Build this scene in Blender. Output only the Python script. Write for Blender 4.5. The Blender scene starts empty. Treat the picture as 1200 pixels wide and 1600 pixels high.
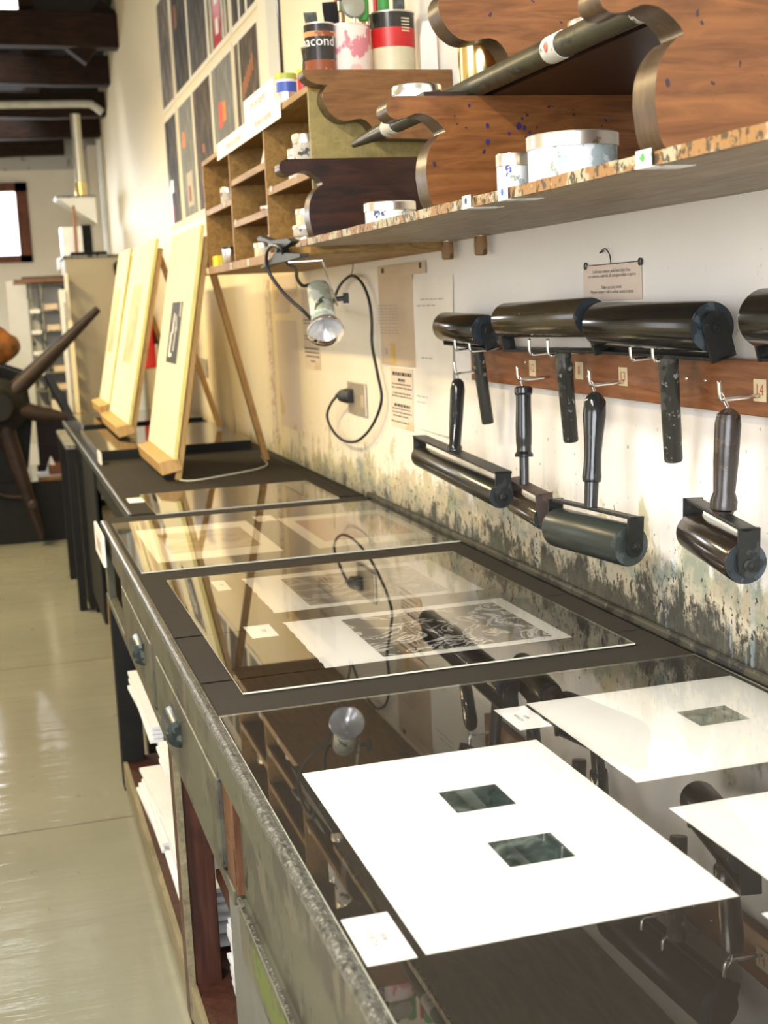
import bpy, math, random
from mathutils import Vector, Matrix
random.seed(7)
SC = bpy.context.scene
COL = SC.collection

# ---------------------------------------------------------------- camera
yaw, pitch, roll = math.radians(15.819), math.radians(9.024), math.radians(-2.776)
F_PX = 2092.9
cy, sy, cp, sp, cr, sr = math.cos(yaw), math.sin(yaw), math.cos(pitch), math.sin(pitch), math.cos(roll), math.sin(roll)
fw = Vector((sy*cp, cy*cp, -sp)); rt = Vector((cy, -sy, 0)); up = rt.cross(fw)
R2 = rt*cr + up*sr; U2 = -rt*sr + up*cr
cam_data = bpy.data.cameras.new('camera'); cam = bpy.data.objects.new('camera', cam_data); COL.objects.link(cam)
m = Matrix(((R2.x, U2.x, -fw.x, 0), (R2.y, U2.y, -fw.y, 0), (R2.z, U2.z, -fw.z, 1.55), (0, 0, 0, 1)))
cam.matrix_world = m
cam_data.sensor_fit = 'HORIZONTAL'; cam_data.sensor_width = 36.0; cam_data.lens = 36.0*F_PX/1200.0
cam_data.clip_start = 0.05; cam_data.clip_end = 200
cam_data.dof.use_dof = True; cam_data.dof.focus_distance = 2.3; cam_data.dof.aperture_fstop = 9.0
SC.camera = cam

# ---------------------------------------------------------------- light
SC.view_settings.view_transform = 'Standard'
SC.view_settings.look = 'None'
SC.view_settings.gamma = 1.0
SC.view_settings.use_curve_mapping = False
SC.view_settings.exposure = 0.22
world = bpy.data.worlds.new('world'); SC.world = world; world.use_nodes = True
bg = world.node_tree.nodes['Background']; bg.inputs[0].default_value = (0.86, 0.93, 1.0, 1); bg.inputs[1].default_value = 2.0

def area(name, loc, target, sx, syy, power, col):
    d = bpy.data.lights.new(name, 'AREA'); d.shape = 'RECTANGLE'; d.size = sx; d.size_y = syy
    d.energy = power; d.color = col
    o = bpy.data.objects.new(name, d); COL.objects.link(o); o.location = loc
    o.rotation_euler = (Vector(target)-Vector(loc)).to_track_quat('-Z', 'Y').to_euler()
    return o
# daylight through the windows: behind the camera, along the aisle, at the far end
area('window_daylight_back', (-1.0, -2.05, 2.0), (0.3, 2.0, 1.2), 3.0, 1.8, 180, (0.92, 0.94, 1.0))
area('window_daylight_near', (-3.35, 1.2, 2.0), (1.0, 1.6, 1.3), 2.2, 1.6, 30, (0.93, 0.96, 1.0))
area('window_daylight_far', (-3.35, 7.2, 2.0), (1.0, 7.4, 1.3), 2.2, 1.6, 25, (0.95, 0.97, 1.0))
area('window_daylight_end', (-0.535, 14.66, 2.5), (-0.535, 8.0, 2.5), 2.0, 0.78, 90, (0.93, 0.97, 1.0))
area('skylight_daylight', (-0.6, 11.98, 4.10), (-0.6, 11.88, 0), 2.3, 0.58, 120, (0.90, 0.95, 1.0))
area('skylight_daylight_end', (-0.6, 13.42, 3.80), (-0.6, 13.34, 0), 2.3, 0.40, 80, (0.90, 0.95, 1.0))
# ceiling fittings over the aisle
area('lamp_light_near', (-0.6, 1.3, 3.05), (-0.6, 1.3, 0), 0.12, 1.4, 88, (1.0, 0.96, 0.88))
area('lamp_light_middle', (-0.9, 4.6, 3.05), (-0.9, 4.6, 0), 0.12, 1.4, 75, (1.0, 0.76, 0.40))
area('lamp_light_far', (-0.9, 8.2, 3.05), (-0.9, 8.2, 0), 0.12, 1.4, 140, (1.0, 0.78, 0.42))

# ---------------------------------------------------------------- materials
def nt(name):
    mt = bpy.data.materials.new(name); mt.use_nodes = True
    t = mt.node_tree; b = t.nodes['Principled BSDF']
    return mt, t, b
def coords(t, scale=(1, 1, 1), rot=(0, 0, 0), world=False):
    mp = t.nodes.new('ShaderNodeMapping'); mp.inputs['Scale'].default_value = scale; mp.inputs['Rotation'].default_value = rot
    if world:
        g = t.nodes.new('ShaderNodeNewGeometry'); t.links.new(g.outputs['Position'], mp.inputs['Vector'])
    else:
        g = t.nodes.new('ShaderNodeTexCoord'); t.links.new(g.outputs['Object'], mp.inputs['Vector'])
    return mp.outputs['Vector']
def noise(t, vec, scale, detail=4, rough=0.55, dist=0.0):
    n = t.nodes.new('ShaderNodeTexNoise'); n.inputs['Scale'].default_value = scale; n.inputs['Detail'].default_value = detail
    n.inputs['Roughness'].default_value = rough; n.inputs['Distortion'].default_value = dist
    t.links.new(vec, n.inputs['Vector']); return n.outputs['Fac']
def ramp(t, fac, stops, mode='LINEAR'):
    r = t.nodes.new('ShaderNodeValToRGB'); r.color_ramp.interpolation = mode
    e = r.color_ramp.elements
    while len(e) > 1: e.remove(e[-1])
    e[0].position = stops[0][0]; e[0].color = tuple(stops[0][1][:3])+(1,)
    for p, c in stops[1:]:
        q = e.new(p); q.color = tuple(c[:3])+(1,)
    t.links.new(fac, r.inputs['Fac']); return r.outputs['Color']
def mix(t, fac, a, b, blend='MIX'):
    x = t.nodes.new('ShaderNodeMix'); x.data_type = 'RGBA'; x.blend_type = blend
    if isinstance(fac, (int, float)): x.inputs[0].default_value = fac
    else: t.links.new(fac, x.inputs[0])
    for s, v in ((6, a), (7, b)):
        if isinstance(v, tuple): x.inputs[s].default_value = v[:3]+(1,)
        else: t.links.new(v, x.inputs[s])
    return x.outputs[2]
def math_(t, op, a, b=None, clamp=False):
    x = t.nodes.new('ShaderNodeMath'); x.operation = op; x.use_clamp = clamp
    for s, v in ((0, a), (1, b)):
        if v is None: continue
        if isinstance(v, (int, float)): x.inputs[s].default_value = v
        else: t.links.new(v, x.inputs[s])
    return x.outputs[0]
def bump(t, b, h, strength=0.3, dist=0.002):
    n = t.nodes.new('ShaderNodeBump'); n.inputs['Strength'].default_value = strength; n.inputs['Distance'].default_value = dist
    t.links.new(h, n.inputs['Height']); t.links.new(n.outputs['Normal'], b.inputs['Normal'])
def plain(name, col, rough=0.6, metal=0.0, var=0.12, scale=12, spec=0.5, bumpy=0.0, coat=0):
    mt, t, b = nt(name)
    v = coords(t); n = noise(t, v, scale, 5)
    lo = tuple(c*(1-var) for c in col); hi = tuple(min(1, c*(1+var)) for c in col)
    t.links.new(ramp(t, n, [(0.3, lo), (0.7, hi)]), b.inputs['Base Color'])
    b.inputs['Roughness'].default_value = rough; b.inputs['Metallic'].default_value = metal
    b.inputs['Specular IOR Level'].default_value = spec
    b.inputs['Coat Weight'].default_value = coat
    if bumpy: bump(t, b, noise(t, v, scale*6, 6), bumpy)
    return mt
def wood(name, lo, hi, rough=0.4, axis=1, scale=3.0, coat=0.0, splat=None):
    mt, t, b = nt(name)
    s = [14, 14, 14]; s[axis] = 1.6
    v = coords(t, tuple(s)); n = noise(t, v, scale, 8, 0.6, 1.2)
    c = ramp(t, n, [(0.3, lo), (0.52, tuple((a+b_)/2 for a, b_ in zip(lo, hi))), (0.72, hi)])
    v2 = coords(t); n2 = noise(t, v2, 7, 6, 0.6)
    c = mix(t, math_(t, 'MULTIPLY', ramp(t, n2, [(0.55, (0, 0, 0)), (0.75, (1, 1, 1))]), 0.7), c, tuple(x*0.35 for x in lo))
    if splat:
        n3 = noise(t, coords(t), 45, 2, 0.5); c = mix(t, ramp(t, n3, [(0.70, (0, 0, 0)), (0.72, (1, 1, 1))]), c, splat)
    t.links.new(c, b.inputs['Base Color']); b.inputs['Roughness'].default_value = rough; b.inputs['Specular IOR Level'].default_value = .25
    b.inputs['Coat Weight'].default_value = coat*.35; b.inputs['Coat Roughness'].default_value = 0.25
    bump(t, b, n, 0.15)
    return mt
def stained(name, base, stains, rough=0.6, metal=0.0, bumpy=0.2):
    # base colour with splotches [(noise scale, threshold, colour)]
    mt, t, b = nt(name); v = coords(t); c = base
    for k, (s, th, col) in enumerate(stains):
        vv = coords(t, (1+.13*k, 1, 1-.1*k), (k*.7, k*.4, k)); n = noise(t, vv, s, 4, 0.6)
        c = mix(t, ramp(t, n, [(th, (0, 0, 0)), (th+.03, (1, 1, 1))]), c, col)
    b.inputs['Specular IOR Level'].default_value = .5 if rough < .29 or metal > .4 else .22
    if isinstance(c, tuple): b.inputs['Base Color'].default_value = c+(1,)
    else: t.links.new(c, b.inputs['Base Color'])
    b.inputs['Roughness'].default_value = rough; b.inputs['Metallic'].default_value = metal
    bump(t, b, noise(t, v, 60, 5), bumpy)
    return mt
def art(name, scale, dist, stops, stretch=(1, 1, 1), detail=3, rough=0.7):
    mt, t, b = nt(name); v = coords(t, stretch); n = noise(t, v, scale, detail, 0.5, dist)
    t.links.new(ramp(t, n, stops), b.inputs['Base Color']); b.inputs['Roughness'].default_value = rough; b.inputs['Specular IOR Level'].default_value = .2
    return mt

M = {}
# wall: painted plaster, grime and ink splashes above the bench
def make_wall():
    mt, t, b = nt('painted_plaster')
    v = coords(t, world=True)
    sep = t.nodes.new('ShaderNodeSeparateXYZ'); t.links.new(v, sep.inputs[0])
    base = ramp(t, noise(t, v, 1.5, 4), [(0.3, (0.80, 0.76, 0.71)), (0.7, (0.86, 0.83, 0.79))])
    far = math_(t, 'DIVIDE', math_(t, 'SUBTRACT', sep.outputs['Y'], 3.3), 2.4, True)
    base = mix(t, far, base, (0.88, 0.755, 0.50))  # yellows towards the far end: warm lamp light painted into the wall colour
    h = math_(t, 'SUBTRACT', sep.outputs['Z'], 0.88)          # height over the bench
    near = math_(t, 'SUBTRACT', 1.0, math_(t, 'DIVIDE', h, 0.30), True)
    yy = math_(t, 'SUBTRACT', 1.0, math_(t, 'DIVIDE', math_(t, 'SUBTRACT', sep.outputs['Y'], 2.6), 5.4), True)
    hz = math_(t, 'MULTIPLY', math_(t, 'POWER', near, 1.15), math_(t, 'MULTIPLY', yy, 1.0))
    for k, (s, col, w, lo_) in enumerate([(9, (0.42, 0.38, 0.18), 0.75, 0.66), (7, (0.25, 0.28, 0.22), 0.95, 0.72), (16, (0.50, 0.42, 0.30), 0.7, .72), (13, (0.045, 0.045, 0.035), 1.0, 0.84), (30, (0.02, 0.02, 0.02), 0.9, 0.88)]):
        vv = coords(t, (1, 1.0, 0.75), (0, 0, k*1.3), True)
        n = noise(t, vv, s, 7, 0.68, 0.3)
        f = math_(t, 'ADD', math_(t, 'MULTIPLY', hz, 0.52), n)
        base = mix(t, math_(t, 'MULTIPLY', ramp(t, f, [(lo_, (0, 0, 0)), (lo_+.09, (1, 1, 1))]), w), base, col)
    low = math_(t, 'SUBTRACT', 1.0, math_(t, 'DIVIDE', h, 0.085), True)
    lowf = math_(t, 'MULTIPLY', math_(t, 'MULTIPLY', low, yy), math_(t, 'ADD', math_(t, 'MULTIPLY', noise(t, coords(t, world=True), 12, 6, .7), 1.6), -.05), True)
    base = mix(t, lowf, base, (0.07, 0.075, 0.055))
    # thin runs of blue and ochre paint
    runs = noise(t, coords(t, (1, 22, 1.2), (0, 0, 0), True), 2.2, 3, 0.6)
    band = math_(t, 'SUBTRACT', 1.0, math_(t, 'DIVIDE', h, 0.55), True)
    base = mix(t, math_(t, 'MULTIPLY', math_(t, 'MULTIPLY', ramp(t, runs, [(0.60, (0, 0, 0)), (0.66, (1, 1, 1))]), band), 0.35), base, (0.35, 0.48, 0.55))
    # fine flecks of ink
    fl = noise(t, coords(t, (1, 1, .8), (0, 0, 0), True), 55, 2, 0.5)
    fmask = math_(t, 'MULTIPLY', ramp(t, fl, [(0.715, (0, 0, 0)), (0.73, (1, 1, 1))]), math_(t, 'SUBTRACT', 1.0, math_(t, 'DIVIDE', h, 0.75), True))
    base = mix(t, fmask, base, (0.05, 0.045, 0.05))
    sp = math_(t, 'ADD', math_(t, 'MULTIPLY', hz, 0.24), noise(t, coords(t, (1, 1, .7), (0, 0, .6), True), 75, 3, .6))
    base = mix(t, ramp(t, sp, [(0.745, (0, 0, 0)), (0.775, (1, 1, 1))]), base, (0.035, 0.033, 0.028))
    t.links.new(base, b.inputs['Base Color']); b.inputs['Roughness'].default_value = 0.55
    bump(t, b, noise(t, v, 9, 6), 0.25, 0.01)
    return mt
M['wall'] = make_wall()
M['cream'] = plain('cream_plaster', (0.80, 0.74, 0.62), 0.8, var=.04, scale=2)
M['plate'] = stained('rough_grey_plaster', (0.50, 0.48, 0.43), [(4, .6, (.3, .29, .26))], 0.9)
def make_floor():
    mt, t, b = nt('polished_concrete_slabs'); v = coords(t, world=True)
    c = ramp(t, noise(t, v, 1.1, 5, .6), [(0.3, (0.195, 0.195, 0.150)), (0.7, (0.245, 0.245, 0.190))])
    br = t.nodes.new('ShaderNodeTexBrick'); br.offset = 0; br.squash = 1
    br.inputs['Scale'].default_value = 1.0; br.inputs['Mortar Size'].default_value = 0.004; br.inputs['Mortar Smooth'].default_value = 0.0
    br.inputs['Brick Width'].default_value = 9.0; br.inputs['Row Height'].default_value = 2.0
    mp = t.nodes.new('ShaderNodeMapping'); mp.inputs['Location'].default_value = (4.0, -.05, 0); t.links.new(v, mp.inputs['Vector']); t.links.new(mp.outputs['Vector'], br.inputs['Vector'])
    c = mix(t, br.outputs['Fac'], c, (0.10, 0.09, 0.07))
    f = noise(t, coords(t, (1, .6, 1), (0, 0, .4), True), 22, 3, .6)
    c = mix(t, math_(t, 'MULTIPLY', ramp(t, f, [(0.70, (0, 0, 0)), (0.735, (1, 1, 1))]), .7), c, (0.08, 0.075, 0.06))
    t.links.new(c, b.inputs['Base Color'])
    t.links.new(ramp(t, noise(t, v, 3, 5), [(0.3, (.07, .07, .07)), (0.7, (.15, .15, .15))]), b.inputs['Roughness'])
    b.inputs['Specular IOR Level'].default_value = 0.6
    bump(t, b, noise(t, coords(t, (1.2, 8, 1), (0, 0, .05), True), 1.6, 4, .55), 0.5, 0.006)
    return mt
M['floor'] = make_floor()
M['beam'] = wood('dark_old_beam', (0.009, 0.006, 0.004), (0.040, 0.017, 0.008), 0.85, axis=0)
M['roof'] = plain('roof_boards', (0.018, 0.016, 0.014), 0.9)
M['panel_grey'] = plain('grey_roof_panel', (0.55, 0.55, 0.5), 0.8)
M['frame_brown'] = wood('brown_window_wood', (0.10, 0.03, 0.015), (0.2, 0.07, 0.03), 0.5, axis=2)
M['bracket'] = wood('varnished_brown_wood', (0.095, 0.033, 0.009), (0.245, 0.098, 0.029), 0.35, axis=0, coat=0.3, splat=(0.035, 0.02, 0.03))
M['bracket2'] = wood('ochre_brown_wood', (0.11, 0.05, 0.017), (0.24, 0.115, 0.042), 0.4, axis=0, coat=0.2)
M['bracket_dark'] = wood('blackened_wood', (0.007, 0.006, 0.006), (0.050, 0.018, 0.010), 0.4, axis=0, coat=0.2)
M['edge_dark'] = wood('dark_brown_edge', (0.035, 0.020, 0.010), (0.11, 0.065, 0.032), 0.35, axis=2, coat=0.3)  # dark brown wood, a deeper tone than most bracket faces
M['ply'] = wood('yellow_plywood', (0.20, 0.105, 0.024), (0.38, 0.215, 0.058), 0.5, axis=1)
M['ply_green'] = wood('olive_panel', (0.22, 0.17, 0.06), (0.32, 0.25, 0.09), 0.55, axis=1)
M['ply_back'] = wood('brown_back_panel', (0.085, 0.035, 0.011), (0.17, 0.075, 0.024), 0.6, axis=1)
M['ply_end'] = wood('layered_board_edge', (0.12, 0.07, 0.02), (0.42, 0.26, 0.09), 0.5, axis=0, scale=9)
M['shelf'] = wood('grey_brown_board', (0.16, 0.12, 0.075), (0.34, 0.26, 0.17), 0.45, axis=1)
M['shelf_edge'] = stained('paint_crusted_edge', (0.27, 0.14, 0.05), [(14, .5, (.36, .31, .20)), (70, .54, (.07, .05, .03)), (36, .66, (.6, .57, .48))], .5)
M['rail'] = wood('reddish_rail', (0.13, 0.045, 0.018), (0.33, 0.13, 0.05), 0.35, axis=1, coat=0.2)
M['pine'] = wood('honey_pine', (0.42, 0.25, 0.08), (0.62, 0.40, 0.16), 0.5, axis=2)
M['pine_dark'] = wood('brown_pine', (0.28, 0.15, 0.05), (0.45, 0.26, 0.09), 0.5, axis=2)
M['bench'] = stained('ink_worn_bench_paint', (0.075, 0.074, 0.050), [(5, .52, (.052, .048, .036)), (11, .58, (.10, .088, .062)), (24, .63, (.022, .02, .018)), (8, .70, (.065, .08, .025))], .45)
M['lip'] = stained('worn_metal_edge', (0.09, 0.09, 0.08), [(200, .54, (.24, .24, .22)), (90, .55, (.045, .045, .04))], .3, .4, .4)
M['redwood'] = wood('dark_red_wood', (0.022, 0.008, 0.005), (0.07, 0.024, 0.014), 0.5, axis=2)
M['olivewood'] = wood('olive_grey_wood', (0.13, 0.11, 0.065), (0.24, 0.20, 0.12), 0.5, axis=1)
M['black_wood'] = plain('black_painted_wood', (0.008, 0.008, 0.007), 0.6, var=.3, spec=.2)
M['blackpaper'] = plain('black_card', (0.031, 0.027, 0.022), 0.95, var=.06, scale=4, spec=.15)
M['paper'] = plain('white_print_paper', (0.88, 0.87, 0.83), 0.9, var=.01)
M['paper_cream'] = plain('cream_mount_board', (0.76, 0.69, 0.47), 0.85, var=.02, scale=3)
M['paper_edge'] = plain('yellow_board_edge', (0.72, 0.62, 0.22), 0.8)
M['paper_old'] = stained('aged_notice_paper', (0.74, 0.63, 0.50), [(5, .58, (.66, .50, .30))], .7, 0, .05)
M['paper_pale'] = plain('pale_notice_paper', (0.84, 0.79, 0.68), 0.7, var=.03)
M['film'] = plain('yellowed_plastic_sleeve', (0.60, 0.47, 0.33), 0.3, var=.08, scale=5)
M['ink'] = plain('printed_ink', (0.04, 0.035, 0.04), 0.8)
M['ink_soft'] = plain('faded_ink', (0.40, 0.34, 0.30), 0.8)
M['ink_red'] = plain('red_ink', (0.45, 0.08, 0.04), 0.8)
M['rubber'] = stained('glossy_black_rubber', (0.010, 0.010, 0.009), [(20, .7, (.022, .021, .018))], .16, 0, .04)
M['rubber2'] = stained('black_rubber_worn', (0.016, 0.017, 0.014), [(20, .66, (.03, .03, .025))], .24, 0, .05)
M['rubber_green'] = stained('greenish_rubber', (0.028, 0.034, 0.030), [(14, .6, (.04, .05, .045))], .3, 0, .08)
M['rubber_brown'] = stained('brown_polished_roller', (0.05, 0.038, 0.022), [(14, .6, (.07, .052, .03))], .16, 0, .05)
M['cap'] = stained('inky_roller_end', (0.026, 0.032, 0.036), [(25, .55, (.06, .075, .085)), (60, .6, (.012, .018, .024))], .4, 0, .6)
M['iron'] = stained('ink_caked_iron', (0.018, 0.019, 0.018), [(25, .56, (.035, .038, .036)), (70, .68, (.09, .09, .09))], .42, .2, .6)
M['iron_rust'] = stained('rusty_iron', (0.055, 0.042, 0.035), [(25, .55, (.08, .055, .045)), (50, .66, (.11, .09, .08))], .5, .2, .5)
M['handle_black'] = stained('black_lacquer_handle', (0.012, 0.013, 0.013), [(60, .68, (.05, .05, .045))], .14, 0, .2)
M['handle_dark'] = stained('dark_wood_handle', (0.022, 0.016, 0.012), [(30, .56, (.05, .03, .018)), (90, .7, (.09, .09, .09))], .25, 0, .2)
M['handle_inky'] = stained('ink_smeared_pipe_handle', (0.030, 0.030, 0.024), [(22, .55, (.07, .065, .055)), (50, .62, (.24, .24, .22))], .3, 0, .5)
M['tape'] = stained('dirty_white_tape', (0.50, 0.48, 0.42), [(40, .6, (.08, .08, .07))], .6)
M['steel'] = plain('bright_steel', (0.75, 0.74, 0.72), 0.22, 1.0, .05)
M['tin_steel'] = stained('scuffed_tin', (0.72, 0.68, 0.60), [(25, .64, (.4, .32, .2))], .28, .9, .1)
M['gold'] = plain('brass_tin', (0.78, 0.62, 0.28), 0.18, 1.0, .15, 8)
M['tin_white'] = stained('splashed_white_label', (0.72, 0.72, 0.68), [(26, .60, (.32, .36, .28)), (45, .64, (.06, .08, .16)), (60, .67, (.04, .04, .04))], .5)
M['tin_cream'] = stained('cream_label', (0.68, 0.60, 0.42), [(40, .58, (.35, .26, .12)), (60, .64, (.12, .09, .05))], .5)
M['tin_grey'] = stained('inky_grey_label', (0.50, 0.46, 0.38), [(30, .56, (.07, .065, .06)), (50, .62, (.8, .78, .72))], .45)
M['tin_blue'] = stained('blue_splashed_label', (0.64, 0.68, 0.72), [(18, .54, (.34, .42, .44)), (50, .60, (.25, .28, .22)), (34, .68, (.05, .06, .25)), (30, .62, (.75, .74, .68))], .45)
M['red'] = plain('red_label', (0.55, 0.02, 0.02), 0.3)
M['label_black'] = plain('black_label', (0.018, 0.015, 0.013), 0.2)
M['label_cream'] = plain('cream_can_label', (0.72, 0.66, 0.45), 0.4)
M['pinkcan'] = stained('pink_smeared_label', (0.78, 0.66, 0.60), [(7, .52, (.78, .45, .40)), (12, .60, (.62, .22, .26))], .5)
M['brown_label'] = stained('brown_picture_label', (0.24, 0.07, 0.03), [(14, .5, (.55, .28, .12))], .3)
M['blue'] = plain('blue_label', (0.05, 0.10, 0.42), 0.4)
M['green'] = plain('green_lid', (0.42, 0.46, 0.06), 0.4)
M['green_paint'] = plain('green_paint', (0.05, 0.28, 0.05), 0.5)
M['yellow'] = plain('yellow_card', (0.75, 0.65, 0.04), 0.6)
M['orange'] = plain('orange_print', (0.85, 0.25, 0.05), 0.7)
M['white_plastic'] = plain('white_plastic', (0.78, 0.78, 0.74), 0.4, var=.02)
M['bristle'] = plain('grey_bristles', (0.10, 0.11, 0.10), 0.9, var=.5, scale=60, bumpy=1)
M['bristle_black'] = plain('black_bristles', (0.008, 0.008, 0.009), 0.9, var=.5, scale=60, bumpy=1)
M['black_plastic'] = plain('black_plastic', (0.03, 0.034, 0.034), 0.5)
M['cable'] = plain('black_cable', (0.012, 0.011, 0.013), 0.4)
M['cable_white'] = plain('pale_cable', (0.62, 0.60, 0.50), 0.5)
M['lamp_body'] = stained('paint_daubed_lampholder', (0.66, 0.68, 0.60), [(16, .54, (.42, .48, .36)), (28, .62, (.07, .10, .06)), (20, .68, (.18, .26, .17))], .45)
M['socket'] = plain('bronze_socket_plate', (0.50, 0.44, 0.34), 0.35, .4)
M['leather'] = plain('tan_leather', (0.17, 0.060, 0.012), 0.35, var=.8, scale=9, bumpy=.5)
M['cabinet'] = plain('beige_grey_cabinet', (0.40, 0.35, 0.24), 0.5, var=.04, scale=2)
M['slotted'] = stained('slotted_grey_steel', (0.20, 0.20, 0.17), [(30, .56, (.02, .02, .02))], .5, .3)
M['galv'] = plain('galvanised_duct', (0.66, 0.62, 0.50), 0.3, .8, .1, 6)
M['press_black'] = plain('black_press_enamel', (0.006, 0.006, 0.005), 0.6, var=.3, spec=.2)
M['press_wood'] = wood('dark_press_arm', (0.010, 0.006, 0.005), (0.030, 0.016, 0.011), 0.5, axis=0)
M['redext'] = plain('red_extinguisher', (0.50, 0.015, 0.02), 0.25)
M['dark_slab'] = plain('dark_inking_slab', (0.03, 0.028, 0.024), 0.08, var=.2)
M['slab_side'] = plain('black_slab_side', (0.008, 0.009, 0.008), 0.6, spec=.2)
# clear acrylic: bare transmission with a Fresnel mirror on the upper face
def make_acrylic():
    mt = bpy.data.materials.new('clear_acrylic'); mt.use_nodes = True; t = mt.node_tree; t.nodes.clear()
    o = t.nodes.new('ShaderNodeOutputMaterial'); tr = t.nodes.new('ShaderNodeBsdfTransparent'); tr.inputs[0].default_value = (.99, .99, .985, 1)
    gl = t.nodes.new('ShaderNodeBsdfGlossy'); gl.inputs['Roughness'].default_value = 0.012; gl.inputs['Color'].default_value = (1, 1, 1, 1)
    fr = t.nodes.new('ShaderNodeFresnel'); fr.inputs['IOR'].default_value = 1.49
    f2 = math_(t, 'MULTIPLY', fr.outputs[0], 1.25, True)
    mx = t.nodes.new('ShaderNodeMixShader'); t.links.new(f2, mx.inputs[0]); t.links.new(tr.outputs[0], mx.inputs[1]); t.links.new(gl.outputs[0], mx.inputs[2])
    t.links.new(mx.outputs[0], o.inputs[0])
    m2 = bpy.data.materials.new('clear_acrylic_underside'); m2.use_nodes = True; t = m2.node_tree; t.nodes.clear()
    o = t.nodes.new('ShaderNodeOutputMaterial'); tr = t.nodes.new('ShaderNodeBsdfTransparent'); t.links.new(tr.outputs[0], o.inputs[0])
    m3, t, b = nt('acrylic_cut_edge'); b.inputs['Base Color'].default_value = (.62, .62, .50, 1); b.inputs['Roughness'].default_value = .15
    return mt, m2, m3
M['acrylic'], M['acrylic_under'], M['acrylic_edge'] = make_acrylic()
m_, t_, b_ = nt('clear_glass'); b_.inputs['Transmission Weight'].default_value = 1; b_.inputs['Roughness'].default_value = 0; b_.inputs['IOR'].default_value = 1.45
M['glass'] = m_
def make_pane():
    mt = bpy.data.materials.new('window_pane'); mt.use_nodes = True; t = mt.node_tree; t.nodes.clear()
    o = t.nodes.new('ShaderNodeOutputMaterial'); tr = t.nodes.new('ShaderNodeBsdfTransparent'); gl = t.nodes.new('ShaderNodeBsdfGlossy'); gl.inputs['Roughness'].default_value = 0.01
    fr = t.nodes.new('ShaderNodeFresnel'); fr.inputs['IOR'].default_value = 1.3
    mx = t.nodes.new('ShaderNodeMixShader'); t.links.new(fr.outputs[0], mx.inputs[0]); t.links.new(tr.outputs[0], mx.inputs[1]); t.links.new(gl.outputs[0], mx.inputs[2]); t.links.new(mx.outputs[0], o.inputs[0])
    return mt
M['pane'] = make_pane()
m_, t_, b_ = nt('lit_tube'); b_.inputs['Emission Color'].default_value = (1, .84, .5, 1); b_.inputs['Emission Strength'].default_value = 9; b_.inputs['Base Color'].default_value = (.9, .9, .85, 1)
M['tube_on'] = m_
M['bulb'] = plain('silvered_reflector_bulb', (0.80, 0.81, 0.84), 0.16, .85, .12, 20)
# art on the prints
GREY = lambda *a: [(p, (c, c*.97, c*.90)) for p, c in a]
M['art_swirl_black'] = art('black_swirling_etching', 9, 2.6, GREY((.40, .02), (.50, .03), (.535, .62), (.57, .60), (.60, .04), (.68, .03), (.70, .35)), detail=2)
M['art_swirl_grey'] = art('grey_swirling_etching', 10, 1.8, GREY((.35, .12), (.50, .20), (.56, .45), (.66, .16)), detail=4)
M['art_sepia'] = art('pale_sepia_etching', 7, 1.2, [(.3, (.30, .24, .15)), (.5, (.56, .48, .33)), (.62, (.72, .66, .52)), (.75, (.25, .2, .14))], detail=5)
M['art_pink'] = plain('flat_pink_brown_print', (0.45, 0.235, 0.17), 0.8, var=.06, scale=10)
M['art_green'] = art('dark_green_plate', 16, 1.5, [(.35, (.02, .03, .028)), (.52, (.05, .075, .07)), (.66, (.16, .20, .18))], detail=5)
M['art_teal'] = art('grey_teal_plate', 16, 1.5, [(.35, (.09, .08, .06)), (.5, (.16, .18, .15)), (.64, (.32, .38, .34))], detail=5)
for k, (lo, hi) in enumerate([((.07, .055, .045), (.30, .26, .2)), ((.02, .018, .016), (.13, .11, .09)), ((.06, .055, .05), (.16, .145, .125)), ((.10, .09, .07), (.34, .32, .28)), ((.035, .028, .022), (.16, .12, .085)), ((.19, .19, .17), (.31, .31, .28))]):
    M['poster%d' % k] = art('dark_poster_ink_%s' % 'abcdef'[k], 13, .3, [(.32, lo), (.5, tuple((a+b)/2.6 for a, b in zip(lo, hi))), (.66, hi)], (1, 1.6, .55), 9)
M['art_faint'] = art('faint_ochre_print', 9, 1, [(.3, (.66, .56, .38)), (.5, (.58, .42, .24)), (.7, (.42, .34, .24))], detail=5)
M['art_dark'] = plain('black_figure_print', (0.03, 0.03, 0.035), 0.7)


M['bench_grime'] = stained('grimy_batten', (0.05, 0.047, 0.035), [(20, .52, (.022, .022, .02)), (40, .62, (.11, .10, .075))], .6)
M['smear_green'] = stained('green_smear', (0.085, 0.115, 0.02), [(30, .52, (.07, .07, .045))], .5)
M['handle_cup'] = stained('black_cup_pull', (0.030, 0.036, 0.034), [(40, .58, (.10, .11, .10))], .3, .3, .3)
M['paper_stored'] = plain('stored_paper', (0.62, 0.62, 0.62), 0.9, var=.04)
M['stain_strip'] = stained('red_stained_strip', (0.78, 0.70, 0.55), [(22, .54, (.62, .42, .32)), (34, .60, (.42, .14, .12))], .8)
M['stile_wood'] = wood('scuffed_reddish_stile', (0.05, 0.018, 0.008), (0.15, 0.065, 0.03), 0.5, axis=2)
M['grey_box'] = plain('grey_box_board', (0.12, 0.12, 0.11), 0.6)
M['ink_violet'] = plain('violet_ink', (0.03, 0.02, 0.10), 0.3)
M['rod_dark'] = stained('greenish_black_rod', (0.045, 0.042, 0.025), [(30, .56, (.02, .02, .015)), (40, .66, (.10, .10, .06))], .35, 0, .2)
M['red_grey'] = stained('reddish_flat_label', (0.42, 0.12, 0.08), [(40, .55, (.5, .46, .38))], .5)
M['bowl_grey'] = plain('grey_ladle', (0.30, 0.30, 0.24), 0.4, .3)
M['poster_paper'] = plain('cream_poster_paper', (0.86, 0.80, 0.66), 0.8, var=.01)
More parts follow.
